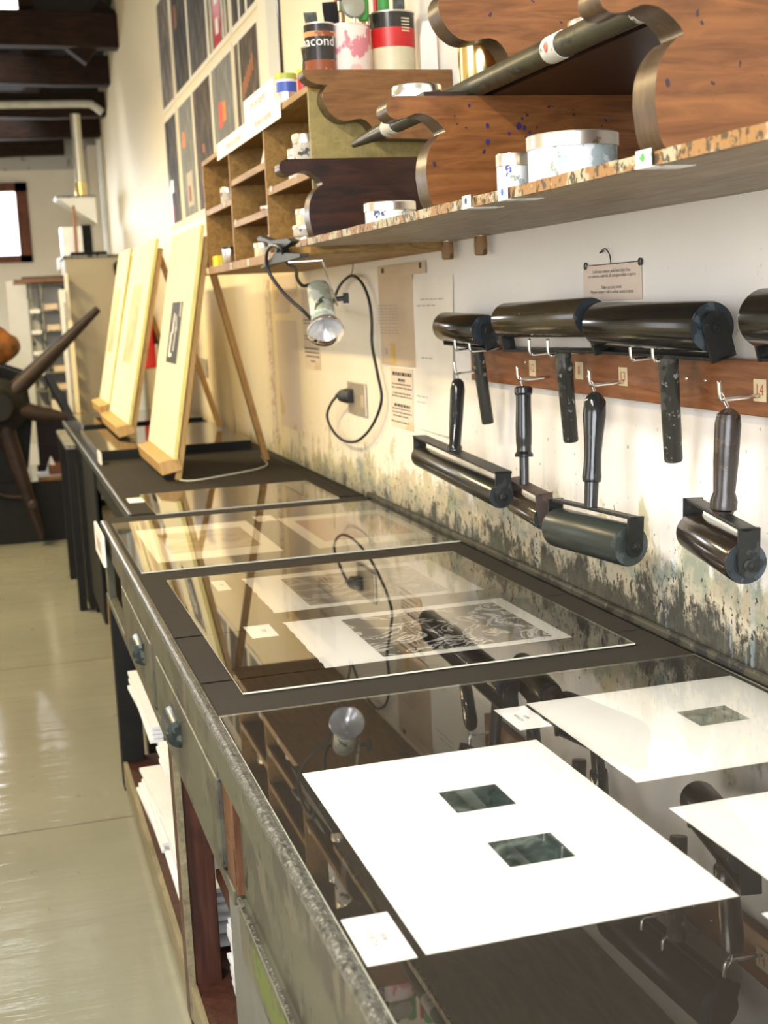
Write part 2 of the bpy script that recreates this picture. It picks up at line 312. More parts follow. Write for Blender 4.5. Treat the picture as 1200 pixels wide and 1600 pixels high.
M['poster_grey'] = plain('pale_grey_banner', (0.66, 0.66, 0.62), 0.8, var=.02)
M['poster3p'] = plain('pale_figure_ink', (0.50, 0.47, 0.38), 0.8)
M['orange_dull'] = plain('dull_orange_print', (0.42, 0.14, 0.04), 0.7)
M['red_dull'] = plain('dull_red_print', (0.32, 0.05, 0.03), 0.7)
M['red_or'] = plain('red_orange_print', (0.80, 0.09, 0.03), 0.7)
M['yellow_dull'] = plain('dull_yellow_print', (0.66, 0.48, 0.10), 0.7)
M['ochre'] = plain('ochre_stain', (0.55, 0.36, 0.10), 0.6)
M['film_pink'] = plain('laminated_pink_card', (0.72, 0.60, 0.50), 0.3, var=.04)
M['bulb_face'] = plain('frosted_bulb_face', (0.72, 0.74, 0.78), 0.22, .6, .1, 14)
M['tag_paper'] = plain('yellowed_tag', (0.68, 0.56, 0.34), 0.8)
M['cap2'] = stained('green_black_end', (0.04, 0.048, 0.045), [(25, .56, (.07, .08, .078))], .4, 0, .4)
M['rubber_streak'] = stained('streaked_black_rubber', (0.018, 0.013, 0.010), [(14, .6, (.035, .022, .014))], .18, 0, .05)
M['pine_rough'] = stained('rough_brown_grip', (0.26, 0.15, 0.07), [(40, .55, (.12, .07, .03))], .5)
M['panel_pale'] = plain('pale_rack_back', (0.55, 0.55, 0.48), 0.8, var=.04)
M['box_cream'] = plain('cream_cardboard', (0.72, 0.58, 0.42), 0.8)

# ---------------------------------------------------------------- mesh helpers
ORG = {}
def smooth_path(pts, n=6):
    P = [Vector(p) for p in pts]; out = []
    for i in range(len(P)-1):
        a, b, c, d = P[max(i-1, 0)], P[i], P[i+1], P[min(i+2, len(P)-1)]
        for k in range(n):
            u = k/n; out.append(0.5*((2*b)+(-a+c)*u+(2*a-5*b+4*c-d)*u*u+(-a+3*b-3*c+d)*u**3))
    out.append(P[-1]); return out
def frame(d):
    d = Vector(d).normalized(); h = Vector((0, 0, 1)) if abs(d.z) < .9 else Vector((1, 0, 0))
    a = d.cross(h).normalized(); return d, a, d.cross(a).normalized()
class MB:
    def __init__(s): s.v = []; s.f = []; s.m = []; s.s = []
    def add(s, vs, fs, m=0, smooth=False):
        k = len(s.v); s.v += [Vector(v) for v in vs]
        for f in fs: s.f.append([i+k for i in f]); s.m.append(m); s.s.append(smooth)
        return s
    def box(s, x0, x1, y0, y1, z0, z1, m=0, mt=None):
        v = [(x, y, z) for z in (z0, z1) for y in (y0, y1) for x in (x0, x1)]
        if mt is not None: v = [mt @ Vector(p) for p in v]
        fs = [(0, 2, 3, 1), (4, 5, 7, 6), (0, 1, 5, 4), (2, 6, 7, 3), (0, 4, 6, 2), (1, 3, 7, 5)]
        return s.add(v, fs, m)
    def obox(s, a, b, w, t, side=None, m=0):   # bar from a to b, width w along side, thickness t
        a, b = Vector(a), Vector(b); d = (b-a).normalized()
        sd = Vector(side) if side is not None else frame(d)[1]
        sd = (sd - d*sd.dot(d)).normalized(); n = d.cross(sd)
        v = []
        for p in (a, b):
            for i in (-1, 1):
                for j in (-1, 1): v.append(p+sd*i*w/2+n*j*t/2)
        return s.add(v, [(0, 1, 3, 2), (4, 6, 7, 5), (0, 4, 5, 1), (2, 3, 7, 6), (0, 2, 6, 4), (1, 5, 7, 3)], m)
    def lathe(s, p, d, prof, n=28, m=0, caps=True, seams=()):
        p = Vector(p); d, a, b = frame(d); ms = m if isinstance(m, (list, tuple)) else [m]*(len(prof)-1)
        def ring(t, r): return [p+d*t+(a*math.cos(2*math.pi*i/n)+b*math.sin(2*math.pi*i/n))*r for i in range(n)]
        last = None
        for k in range(len(prof)-1):
            (t0, r0), (t1, r1) = prof[k], prof[k+1]
            sharp = True
            if k > 0:
                tp, rp = prof[k-1]
                v1 = Vector((t0-tp, r0-rp)); v2 = Vector((t1-t0, r1-r0))
                if v1.length > 1e-9 and v2.length > 1e-9 and v1.angle(v2) < 0.6: sharp = False
            if sharp or last is None or ms[k] != ms[k-1]:
                base = len(s.v); s.v += ring(t0, r0)
            else: base = last
            nb = len(s.v); s.v += ring(t1, r1)
            for i in range(n):
                j = (i+1) % n; s.f.append([base+i, base+j, nb+j, nb+i][::-1]); s.m.append(ms[k]); s.s.append(True)
            last = nb
        if caps:
            for (t, r), mm, rev in ((prof[0], ms[0], False), (prof[-1], ms[-1], True)):
                if r > 1e-5:
                    base = len(s.v); s.v += ring(t, r); f = [base+i for i in range(n)]
                    s.f.append(f if not rev else f[::-1]); s.m.append(mm); s.s.append(False)
        return s
    def cyl(s, a, b, r, r1=None, n=24, m=0):
        a, b = Vector(a), Vector(b); return s.lathe(a, b-a, [(0, r), ((b-a).length, r if r1 is None else r1)], n, m)
    def tube(s, pts, r, n=8, m=0, smooth=6):
        P = smooth_path(pts, smooth) if smooth else [Vector(p) for p in pts]
        base = len(s.v); a = None
        for i, p in enumerate(P):
            d = (P[min(i+1, len(P)-1)]-P[max(i-1, 0)]).normalized()
            if a is None: a = frame(d)[1]
            a = (a-d*a.dot(d)).normalized(); b = d.cross(a)
            s.v += [p+(a*math.cos(2*math.pi*k/n)+b*math.sin(2*math.pi*k/n))*r for k in range(n)]
        for i in range(len(P)-1):
            for k in range(n):
                j = (k+1) % n; s.f.append([base+i*n+k, base+i*n+j, base+(i+1)*n+j, base+(i+1)*n+k]); s.m.append(m); s.s.append(True)
        s.f.append([base+k for k in range(n)][::-1]); s.m.append(m); s.s.append(False)
        e = base+(len(P)-1)*n; s.f.append([e+k for k in range(n)]); s.m.append(m); s.s.append(False)
        return s
    def prism(s, poly, fn, t0, t1, m=0, side_m=None):
        n = len(poly); v = [fn(p, t0) for p in poly]+[fn(p, t1) for p in poly]
        s.add(v, [list(range(n)), list(range(n, 2*n))[::-1]], m)
        v2 = list(v); s.add(v2, [[i, n+i, n+(i+1) % n, (i+1) % n] for i in range(n)], m if side_m is None else side_m, False)
        return s
    def quad(s, a, b, c, d, m=0): return s.add([a, b, c, d], [(0, 1, 2, 3)], m)
    def text(s, txt, size, origin, xd, yd, m=0, align='CENTER'):
        cu = bpy.data.curves.new('t', 'FONT'); cu.body = txt; cu.size = size; cu.align_x = align; cu.align_y = 'CENTER'; cu.resolution_u = 2
        ob = bpy.data.objects.new('t', cu); COL.objects.link(ob); bpy.context.view_layer.update()
        me = ob.evaluated_get(bpy.context.evaluated_depsgraph_get()).to_mesh()
        o = Vector(origin); xd = Vector(xd).normalized(); yd = Vector(yd).normalized()
        s.add([o+xd*v.co.x+yd*v.co.y for v in me.vertices], [list(p.vertices) for p in me.polygons], m)
        bpy.data.objects.remove(ob); bpy.data.curves.remove(cu); return s
    def build(s, name, mats, parent=None, origin=None, bevel=0.0, kind=None, label=None, cat=None, group=None):
        if parent is not None: o0 = ORG[parent.name]
        elif origin is not None: o0 = Vector(origin)
        else:
            mn = [min(v[i] for v in s.v) for i in range(3)]; mx = [max(v[i] for v in s.v) for i in range(3)]
            o0 = Vector(((mn[0]+mx[0])/2, (mn[1]+mx[1])/2, mn[2]))
        me = bpy.data.meshes.new(name); me.from_pydata([v-o0 for v in s.v], [], s.f)
        if not isinstance(mats, (list, tuple)): mats = [mats]
        for q in mats: me.materials.append(M[q])
        me.polygons.foreach_set('material_index', s.m); me.polygons.foreach_set('use_smooth', s.s); me.update()
        o = bpy.data.objects.new(name, me); COL.objects.link(o); ORG[o.name] = o0
        if parent is not None: o.parent = parent
        else: o.location = o0
        if bevel:
            b = o.modifiers.new('bevel', 'BEVEL'); b.width = bevel; b.segments = 2; b.limit_method = 'ANGLE'; b.angle_limit = math.radians(50)
        tag(o, label, cat, group, kind)
        return o
def tag(o, label=None, cat=None, group=None, kind=None):
    if label: o['label'] = label
    if cat: o['category'] = cat
    if group: o['group'] = group
    if kind: o['kind'] = kind
def root(name, loc, label, cat, group=None):
    o = bpy.data.objects.new(name, None); COL.objects.link(o); o.location = loc; o.empty_display_size = .05; ORG[o.name] = Vector(loc)
    tag(o, label, cat, group); return o
V = Vector
XP = lambda p, t: V((p[0], t, p[1]))   # profile in x-z, thickness along y

# ---------------------------------------------------------------- structure
W = 1.2
def struct(name, mb, mats, **k): return mb.build(name, mats, kind='structure', **k)
struct('floor', MB().box(-3.6, 1.4, -2.2, 14.9, -0.1, 0), 'floor')
struct('wall_right', MB().box(W, W+.2, -2.2, 14.9, 0, 5.0), 'wall')
mb = MB()   # far wall with window opening x -1.75..0.36, z 2.17..3.02
WX0, WX1, WZ0, WZ1, FY = -1.55, 0.48, 2.10, 2.90, 14.5
mb.box(-3.6, WX0, FY, FY+.3, 0, 3.02); mb.box(WX1, W, FY, FY+.3, 0, 3.02); mb.box(WX0, WX1, FY, FY+.3, 0, WZ0); mb.box(WX0, WX1, FY, FY+.3, WZ1, 3.02)
struct('wall_far', mb, 'cream')
struct('trim_1', MB().box(-3.6, W, FY-.04, FY+.3, 3.02, 3.5), 'plate')
mb = MB()
mb.box(WX1-.12, WX1, FY-.03, FY+.1, WZ0, WZ1, 0); mb.box(WX0, WX0+.09, FY-.03, FY+.1, WZ0, WZ1, 0)
mb.box(WX0, WX1, FY-.03, FY+.1, WZ1-.09, WZ1, 0); mb.box(WX0, WX1, FY-.03, FY+.1, WZ0, WZ0+.07, 0); mb.box(-.62, -.52, FY-.03, FY+.1, WZ0, WZ1, 0)
wf = struct('window_1', mb, 'frame_brown')
MB().box(WX0, WX1, FY+.04, FY+.045, WZ0, WZ1).build('pane', 'pane', wf)
# aisle-side wall with two windows
mb = MB()
ZL0, ZL1 = 1.2, 2.8
mb.box(-3.8, -3.6, -2.2, 14.9, 0, ZL0); mb.box(-3.8, -3.6, -2.2, 14.9, ZL1, 5.0)
for a, b in ((-2.2, .1), (2.3, 6.1), (8.3, 14.9)): mb.box(-3.8, -3.6, a, b, ZL0, ZL1)
struct('wall_left', mb, 'cream')
for k, (a, b) in enumerate(((.1, 2.3), (6.1, 8.3))):
    mb = MB(); mb.box(-3.72, -3.6, a, a+.06, ZL0, ZL1).box(-3.72, -3.6, b-.06, b, ZL0, ZL1).box(-3.72, -3.6, a, b, ZL0, ZL0+.06).box(-3.72, -3.6, a, b, ZL1-.06, ZL1).box(-3.72, -3.6, (a+b)/2-.03, (a+b)/2+.03, ZL0, ZL1)
    w = struct('window_%d' % (k+2), mb, 'frame_brown'); MB().box(-3.66, -3.655, a, b, ZL0, ZL1).build('pane', 'pane', w)
mb = MB().box(-3.6, W, -2.4, -2.2, 0, 1.0).box(-3.6, W, -2.4, -2.2, 3.0, 5.0).box(-3.6, -2.6, -2.4, -2.2, 1.0, 3.0).box(.6, W, -2.4, -2.2, 1.0, 3.0)
struct('wall_back', mb, 'cream')
mb = MB()
for x in (-2.6, -1.03, .54): mb.box(x, x+.06, -2.28, -2.2, 1.0, 3.0)
mb.box(-2.6, .6, -2.28, -2.2, 1.0, 1.06).box(-2.6, .6, -2.28, -2.2, 2.94, 3.0)
w = struct('window_4', mb, 'frame_brown'); MB().box(-2.6, .6, -2.25, -2.245, 1.0, 3.0).build('pane', 'pane', w)
# roof: falls towards the far wall
rz = lambda y: 4.62-(y-9.2)*(1.22/5.7)
def slab(mb, x0, x1, y0, y1):
    a, b = rz(y0), rz(y1)
    mb.add([(x0, y1, b), (x1, y1, b), (x1, y0, a), (x0, y0, a), (x0, y1, b+.1), (x1, y1, b+.1), (x1, y0, a+.1), (x0, y0, a+.1)], [(0, 1, 2, 3), (4, 7, 6, 5), (0, 4, 5, 1), (2, 6, 7, 3), (0, 3, 7, 4), (1, 5, 6, 2)])
mb = MB()
slab(mb, -3.8, -1.75, 9.2, 14.9); slab(mb, .55, W+.2, 9.2, 14.9)
for a, b in ((9.2, 11.68), (12.28, 13.21), (13.63, 14.9)): slab(mb, -1.75, .55, a, b)
struct('ceiling', mb, 'roof')
for k, (a, b) in enumerate(((11.68, 12.28), (13.21, 13.63))):
    mb = MB()
    for x in (-1.75, -.62, .51): mb.obox((x+.02, a, rz(a)+.03), (x+.02, b, rz(b)+.03), .04, .05, (1, 0, 0))
    w = struct('window_%d' % (k+5), mb, 'frame_brown')
    MB().quad((-1.75, a, rz(a)+.05), (.55, a, rz(a)+.05), (.55, b, rz(b)+.05), (-1.75, b, rz(b)+.05)).build('pane', 'pane', w)
struct('ceiling', MB().box(-3.8, W+.2, -2.4, 9.2, 4.62, 4.72), 'cream')
# cross beams (bottom z, top z, y)
BEAMS = [(11.5, 3.67, 3.94, .18), (12.45, 3.53, 3.78, .18), (13.05, 3.34, 3.56, .16), (13.75, 3.24, 3.42, .16), (14.25, 3.13, 3.29, .14)]
for k, (y, z0, z1, d) in enumerate(BEAMS):
    x1 = W-.002 if k < 4 else .87
    mb = MB(); n = 10; X0 = -3.6
    for i in range(n):
        a = X0+(x1-X0)*i/n; b = X0+(x1-X0)*(i+1)/n; w0 = .012*math.sin(i*1.7+k); w1 = .012*math.sin((i+1)*1.7+k)
        mb.add([(a, y-d/2, z0+w0), (b, y-d/2, z0+w1), (b, y-d/2, z1+w1), (a, y-d/2, z1+w0), (a, y+d/2, z0+w0), (b, y+d/2, z0+w1), (b, y+d/2, z1+w1), (a, y+d/2, z1+w0)], [(0, 1, 2, 3), (7, 6, 5, 4), (0, 4, 5, 1), (3, 2, 6, 7)]+([(0, 3, 7, 4)] if i == 0 else [])+([(1, 5, 6, 2)] if i == n-1 else []))
    struct('trim_%d' % (k+2), mb, 'beam', bevel=.01)
# rafters climbing between the beams, with pale panels showing
for k, x in enumerate((-.55, .15, .62)):
    mb = MB().obox((x, 14.4, 3.42), (x-.15, 11.0, 4.14), .12, .13, (1, 0, 0)); struct('trim_%d' % (k+8), mb, 'beam')
mb = MB().obox((.86, 11.6, 3.62), (1.16, 11.6, 4.0), .14, .2, (0, 1, 0)); struct('trim_12', mb, 'beam')
mb = MB()
mb.add([(.12, 11.95, 4.02), (.72, 11.95, 4.02), (.55, 12.35, 3.93), (.22, 12.35, 3.93)], [(0, 1, 2, 3)]).add([(-.2, 12.75, 3.84), (.35, 12.75, 3.84), (.45, 13.0, 3.79), (-.2, 13.0, 3.79)], [(0, 1, 2, 3)])
struct('trim_13', mb, 'panel_grey')
# pale conduit along the fourth beam, turning down into the wall
mb = MB().tube([(-3.4, 12.9, 3.43), (0, 12.9, 3.435), (.95, 12.9, 3.44), (1.08, 12.9, 3.42), (1.16, 12.9, 3.36)], .035, 10)
mb.build('conduit_pipe', 'cable_white', label='long pale conduit pipe running across the dark roof beams', cat='pipe')
# pilasters and pipe in the far corner
struct('trim_14', MB().box(1.08, W, 14.0, 14.5, 0, 3.2), 'cream')

# ceiling lamps over the aisle (above and left of the picture)
for k, (y, X_) in enumerate(((1.3, .3), (4.6, 0), (8.2, 0))):
    r = root('strip_light', (-.9+X_, y, 3.07), 'long strip light hanging over the aisle, %s' % ('nearest the camera', 'between the other two', 'nearest the far beams')[k], 'lamp', 'strip lights over the aisle')
    MB().box(-.98+X_, -.82+X_, y-.75, y+.75, 3.10, 3.16).build('housing', 'white_plastic', r, bevel=.01)
    MB().cyl((-.9+X_, y-.7, 3.085), (-.9+X_, y+.7, 3.085), .013, n=12).build('tube', 'tube_on', r)
    for s in (-.6, .6): MB().cyl((-.9+X_, y+s, 3.16), (-.9+X_, y+s, 4.61), .004, n=6).build('suspension_wire', 'steel', r)
# ---------------------------------------------------------------- main bench
TZ = 0.88
XE = .283
r = root('workbench', (.7, 2.2, 0), 'long ink-stained workbench with drawers along the wall, nearest the camera', 'workbench')
MB().box(.30, 1.195, .2, 4.40, .845, TZ, 0).build('bench_top', 'black_wood', r)
mb = MB(); seg = 60
prof = [(.301, .8812), (.297, .8845), (.291, .8850), (.286, .8835), (.2835, .879), (.2835, .872), (.286, .868), (.301, .866)]
for i in range(seg):
    y0 = .2+(4.38-.2)*i/seg; y1 = .2+(4.38-.2)*(i+1)/seg
    j0 = .0004*math.sin(i*2.3); j1 = .0004*math.sin((i+1)*2.3)
    for k in range(len(prof)-1):
        a, b = prof[k], prof[k+1]
        mb.add([(a[0]+j0, y0, a[1]), (b[0]+j0, y0, b[1]), (b[0]+j1, y1, b[1]), (a[0]+j1, y1, a[1])], [(0, 1, 2, 3)], 0, True)
mb.box(.2995, .304, .2, 4.38, .866, .8812)
mb.build('metal_edging', 'lip', r, label='worn bright metal edging')
MB().box(1.184, 1.1985, .2, 4.40, TZ+.0002, .900, 0).build('back_batten', 'bench_grime', r, bevel=.006)
# carcass front: frame members with drawers between them
mb = MB()
mb.box(.286, .312, .2, 4.38, .806, .866)                        # rail over the drawers
for y0, y1 in ((4.30, 4.38), (3.70, 3.78), (2.90, 2.99)): mb.box(.288, .312, y0, y1, .64, .815)
mb.box(.286, .314, 1.98, 4.38, .62, .645)
mb.build('front_frame', 'bench', r, bevel=.002)
MB().box(.300, .318, .2, 1.955, .645, .815).build('front_panel', 'bench', r)
mb = MB(); mb.box(.288, .314, .2, 1.95, .550, .645, 0); mb.build('lower_rail', 'bench', r, bevel=.003)
MB().box(.2872, .2881, 1.60, 1.84, .575, .625).build('paint_smear', 'smear_green', r, label='smear of green paint')
MB().box(.286, .292, .2, 1.95, .641, .648).build('rail_edge', 'lip', r)
MB().box(.290, .3155, 1.957, 2.055, .646, .806, 0).box(.2885, .2902, 1.965, 2.04, .66, .72, 0)  .build('exposed_stile', 'stile_wood', r, label='bare reddish wood stile')
for y0, y1 in ((2.06, 2.885), (3.0, 3.69)):
    d = MB().box(.281, .306, y0, y1, .650, .803).build('drawer', 'bench', r, bevel=.003)
    yc = {2.06: 2.555, 3.0: 3.20}[y0]
    mb = MB()    # cup pull
    n = 9; L, H, D = .13, .05, .034
    for i in range(n):
        a0 = math.pi*i/n; a1 = math.pi*(i+1)/n
    mb.lathe((.281, yc-.058, .742), (0, 1, 0), [(0, .018), (.006, .028), (.05, .031), (.066, .031), (.110, .028), (.116, .018)], 20)
    mb.obox((.279, yc-.07, .768), (.279, yc+.07, .768), .010, .006, (0, 0, 1))
    mb.build('handle', 'handle_cup', d, label='black cup-shaped pull')
for y in (4.32, 2.78, 1.05):
    MB().box(.286, .36, y-.035, y+.035, 0, .62).build('leg', 'black_wood' if y > 4 else 'redwood', r, bevel=.003)
MB().box(.286, .30, 2.735, 2.747, .02, .62).build('leg_edge_strip', 'olivewood', r)
for y in (4.32, 2.78, 1.05): MB().box(1.10, 1.17, y-.035, y+.035, 0, .845).build('leg', 'redwood', r)
MB().box(.29, 1.15, .6, 4.34, .07, .095).build('bottom_shelf', 'redwood', r)
MB().box(.288, .302, .6, 4.28, .02, .10).build('plinth', 'olivewood', r)
MB().box(.345, 1.15, 2.8, 4.28, .375, .395).build('middle_shelf', 'redwood', r)
MB().box(.36, 1.15, 2.40, 2.74, .335, .355).build('middle_shelf', 'redwood', r)
MB().box(1.155, 1.17, .6, 4.3, .1, .84).build('back_panel', 'redwood', r)
MB().box(.34, 1.15, 3.42, 3.435, .395, .62).build('divider', 'redwood', r)
# hanging plate at the far corner
mb = MB().box(.262, .270, 4.03, 4.36, .795, .888); mb.box(.2615, .2622, 4.10, 4.28, .82, .86, 1)
mb.build('card_plate', ['white_plastic', 'ink_soft'], label='white card plate fixed on the far front corner of the near workbench', cat='plate', bevel=.002)

# paper stored below the bench
def stack(name, x0, x1, y0, y1, z0, n, label, t=.011, mats=('paper_stored',), jit=.02, group=None):
    mb = MB(); rr = random.Random(hash((x0, y0, n)) % 1000)
    for k in range(n):
        jx, jy, a = rr.uniform(-jit, jit), rr.uniform(-jit, jit), rr.uniform(-.05, .05)
        mt = Matrix.Translation(((x0+x1)/2+abs(jx)*1, (y0+y1)/2+jy, z0+k*t)) @ Matrix.Rotation(a, 4, 'Z')
        mb.box(-(x1-x0)/2, (x1-x0)/2, -(y1-y0)/2, (y1-y0)/2, 0, t*.85, 0, mt)
    return mb.build(name, mats[0], label=label, cat='paper stack')
stack('paper_stack', .312, .80, 2.90, 3.40, .0955, 14, 'tall untidy stack of white paper on the bottom shelf of the near workbench', jit=.03)
stack('paper_stack', .312, .80, 3.47, 4.02, .0955, 6, 'low stack of white paper at the far end of the bottom shelf', jit=.02)
stack('paper_stack', .312, .80, 2.94, 3.37, .3955, 5, 'thin stack of white folders on the upper shelf below the first drawer', jit=.012)
stack('paper_stack', .312, .80, 3.50, 4.1, .3955, 5, 'stack of white folders on the upper shelf at the far end of the near workbench', jit=.012)
stack('paper_stack', .37, .80, 2.44, 2.70, .3555, 9, 'pale blue-white paper stack on the upper shelf in front of the dark red leg', jit=.01)
stack('paper_stack', .37, .80, 2.44, 2.70, .0955, 15, 'pale blue-white paper stack on the bottom shelf in front of the dark red leg', jit=.01)
MB().box(.335, .80, 1.30, 2.385, .0955, .50).build('drawing_box', 'grey_box', label='flat grey box on the bottom shelf beside the blue-white paper', cat='box', bevel=.004)

# black card sheets on the bench top
Z1 = TZ+.0004
sheets = [(.306, 1.182, 2.345, 2.70, 'narrow black card sheet on the bench between two overlapping seams'),
          (.306, 1.182, 2.705, 4.44, 'long black card sheet on the bench under the two framed-looking print sheets farther away'),
          (.306, 1.182, .22, 2.34, 'black card sheet on the bench under the nearest large acrylic sheet')]
for k, (x0, x1, y0, y1, lab) in enumerate(sheets):
    mb = MB(); n = 14
    zc = lambda x, y: Z1+(.0 if y < 4.40 else -.0)
    mb.box(x0, x1, y0, y1, Z1, Z1+.0010)
    if k < 2:   # the lifted near edge
        lift = .0022
        mb.add([(x0, y0, Z1+.001), (x0+.22, y0, Z1+.001), (x0+.22, y0+.05, Z1+.001), (x0, y0+.05, Z1+.001), (x0, y0-.004, Z1+.001+lift)], [(4, 1, 2, 3)])
    mb.build('card_sheet', 'blackpaper', label=lab, cat='black card', group='black card sheets on the benches')
Z2 = Z1+.0012

def sheet(x0, x1, y0, y1, z, label, images=(), name='print', group=None, mats=('paper',), txt=None, cat='print', jx=0, rough_edge=False):
    mb = MB()
    if rough_edge:   # deckled left edge
        n = 24; pts = [(x0+random.uniform(-.0025, .0025), y0+(y1-y0)*i/n) for i in range(n+1)]+[(x1, y1), (x1, y0)]
        mb.prism(pts[::-1], lambda p, t: V((p[0], p[1], t)), z+.0007, z, 0)
    else: mb.box(x0, x1, y0, y1, z, z+.0007)
    mt = list(mats)
    for (a, b, c, d, art_) in images:
        if art_ not in mt: mt.append(art_)
        mb.quad((a, c, z+.0009), (b, c, z+.0009), (b, d, z+.0009), (a, d, z+.0009), mt.index(art_))
    for tt in (txt or ()):
        if 'ink' not in mt: mt.append('ink')
        mb.text(tt[0], tt[1], (tt[2], tt[3], z+.0009), tt[4], tt[5], mt.index('ink'))
    return mb.build(name, mt, label=label, cat=cat, group=group)
def acrylic(x0, x1, y0, y1, z, label, t=.003, shade=None):
    mb = MB()
    mb.quad((x0, y0, z+t), (x1, y0, z+t), (x1, y1, z+t), (x0, y1, z+t), 0)
    mb.quad((x0, y0, z), (x0, y1, z), (x1, y1, z), (x1, y0, z), 1)
    for a, b in (((x0, y0), (x1, y0)), ((x1, y0), (x1, y1)), ((x1, y1), (x0, y1)), ((x0, y1), (x0, y0))):
        mb.quad((a[0], a[1], z), (b[0], b[1], z), (b[0], b[1], z+t), (a[0], a[1], z+t), 2)
    return mb.build('acrylic_sheet', ['acrylic', 'acrylic_under', 'acrylic_edge'], label=label, cat='acrylic sheet', group='acrylic sheets over the prints')
G = 'prints laid out on the workbench'; GC = 'title cards beside the prints'
ZA = Z2+.0014
# nearest sheet
sheet(.372, .735, 1.235, 1.812, Z2, 'large white print with two small dark rectangular images, nearest the bench front', [(.528, .611, 1.583, 1.662, 'art_green'), (.530, .614, 1.400, 1.478, 'art_green')], group=G)
sheet(.790, 1.168, 1.590, 1.985, Z2, 'white print with one small grey-green image, lying against the wall side', [(.987, 1.072, 1.766, 1.842, 'art_teal')], group=G)
sheet(.786, 1.168, 1.25, 1.492, Z2, 'blank-looking white print corner at the picture edge, next to the two-image print', group=G)
sheet(.735, 1.1, .80, 1.19, Z2, 'small corner of a white print at the lower right, closest to the camera', group=G)
sheet(.309, .362, 1.233, 1.344, Z2, 'small white title card beside the two-image print, nearest the bench front', name='title_card', group=GC, cat='card', txt=[('2008', .0095, .342, 1.290, (0, -1, 0), (1, 0, 0)), ('VENEZIA', .0095, .330, 1.290, (0, -1, 0), (1, 0, 0))])
sheet(.729, .783, 1.862, 1.976, Z2, 'small white title card at the corner of the print with one grey-green image', name='title_card', group=GC, cat='card', txt=[('2008', .0095, .762, 1.92, (0, -1, 0), (1, 0, 0)), ('VENEZIA', .0095, .750, 1.92, (0, -1, 0), (1, 0, 0))])
acrylic(.303, 1.176, .30, 2.125, ZA, 'large clear acrylic sheet nearest the camera, running to the bench edge')
# third sheet with the two swirling etchings
sheet(.542, 1.030, 2.828, 3.232, Z2, 'white print with a soft grey swirling etching, the farther of two under one acrylic sheet', [(.628, .957, 2.860, 3.180, 'art_swirl_grey')], group=G, rough_edge=True)
sheet(.538, 1.032, 2.340, 2.727, Z2+.0011, 'white print with a bold black swirling etching, the nearer of two under one acrylic sheet', [(.656, 1.000, 2.366, 2.690, 'art_swirl_black')], group=G, rough_edge=True)
sheet(.464, .497, 3.120, 3.240, Z2, 'small white title card beside the soft grey swirling print', name='title_card', group=GC, cat='card', txt=[('2008', .012, .483, 3.185, (0, -1, 0), (1, 0, 0))])
sheet(.453, .508, 2.62, 2.728, Z2+.0011, 'small white title card beside the bold black swirling print', name='title_card', group=GC, cat='card', txt=[('2008', .013, .487, 2.675, (0, -1, 0), (1, 0, 0))])
ZB = ZA+.0012
acrylic(.363, .923+.19, 2.235, 3.288, ZB, 'clear acrylic sheet with bright cut edges over the two swirling prints')
# second sheet
sheet(.372, .716, 3.556, 4.128, Z2, 'white print with a pale sepia etching of a figure and a hill', [(.424, .678, 3.668, 4.02, 'art_sepia')], group=G)
sheet(.812, 1.152, 3.535, 4.110, Z2, 'white print with a flat pinkish brown rectangle', [(.850, 1.122, 3.632, 4.03, 'art_pink')], group=G)
sheet(.748, .808, 4.08, 4.195, Z2, 'small white title card between the sepia print and the pink print', name='title_card', group=GC, cat='card', txt=[('2008', .012, .775, 4.13, (0, -1, 0), (1, 0, 0))])
acrylic(.315, 1.190, 3.425, 4.29, ZA, 'clear acrylic sheet over the sepia print and the pinkish print')

# ---------------------------------------------------------------- second bench
r = root('workbench', (.8, 6.8, 0), 'black-legged workbench farther along the wall, under the three easels', 'workbench')
MB().box(.392, 1.195, 4.47, 8.75, .845, TZ).build('bench_top', 'black_wood', r)
MB().box(.384, .396, 4.47, 8.75, .850, .884).build('metal_edging', 'lip', r, bevel=.003)
MB().box(.40, .43, 4.50, 8.7, .76, .845).build('front_rail', 'black_wood', r)
for y in (4.62, 7.05, 8.62):
    for x in (.40, 1.12): MB().box(x, x+.07, y-.035, y+.035, 0, .845).build('leg', 'black_wood', r)
MB().box(.37, .40, 7.05, 8.2, .02, .84).build('side_panel', 'black_wood', r)
MB().box(.388, .40, 6.2, 7.0, .12, .84).build('side_panel', 'slab_side', r)
MB().box(.42, .44, 4.66, 6.9, .06, .14).build('stretcher', 'redwood', r)
MB().box(.45, 1.15, 4.66, 8.5, .14, .16).build('lower_shelf', 'redwood', r)
MB().box(.395, .43, 5.9, 6.05, .0, .30).build('bottom_block', 'pine_dark', r)
MB().box(1.15, 1.17, 4.6, 8.6, .1, .84).build('back_panel', 'redwood', r)
MB().box(.398, 1.15, 4.475, 6.10, Z1, Z1+.001).build('card_sheet', 'blackpaper', label='black card sheet on the farther workbench in front of the nearest easel', cat='black card', group='black card sheets on the benches')
sheet(.414, .468, 4.752, 4.872, Z2, 'tiny white title card on the farther workbench near its front corner', name='title_card', group=GC, cat='card', txt=[('2008', .012, .44, 4.81, (0, -1, 0), (1, 0, 0))])
acrylic(.470, 1.095, 4.42, 4.93, Z2, 'narrow clear acrylic sheet lying at the near end of the farther workbench')
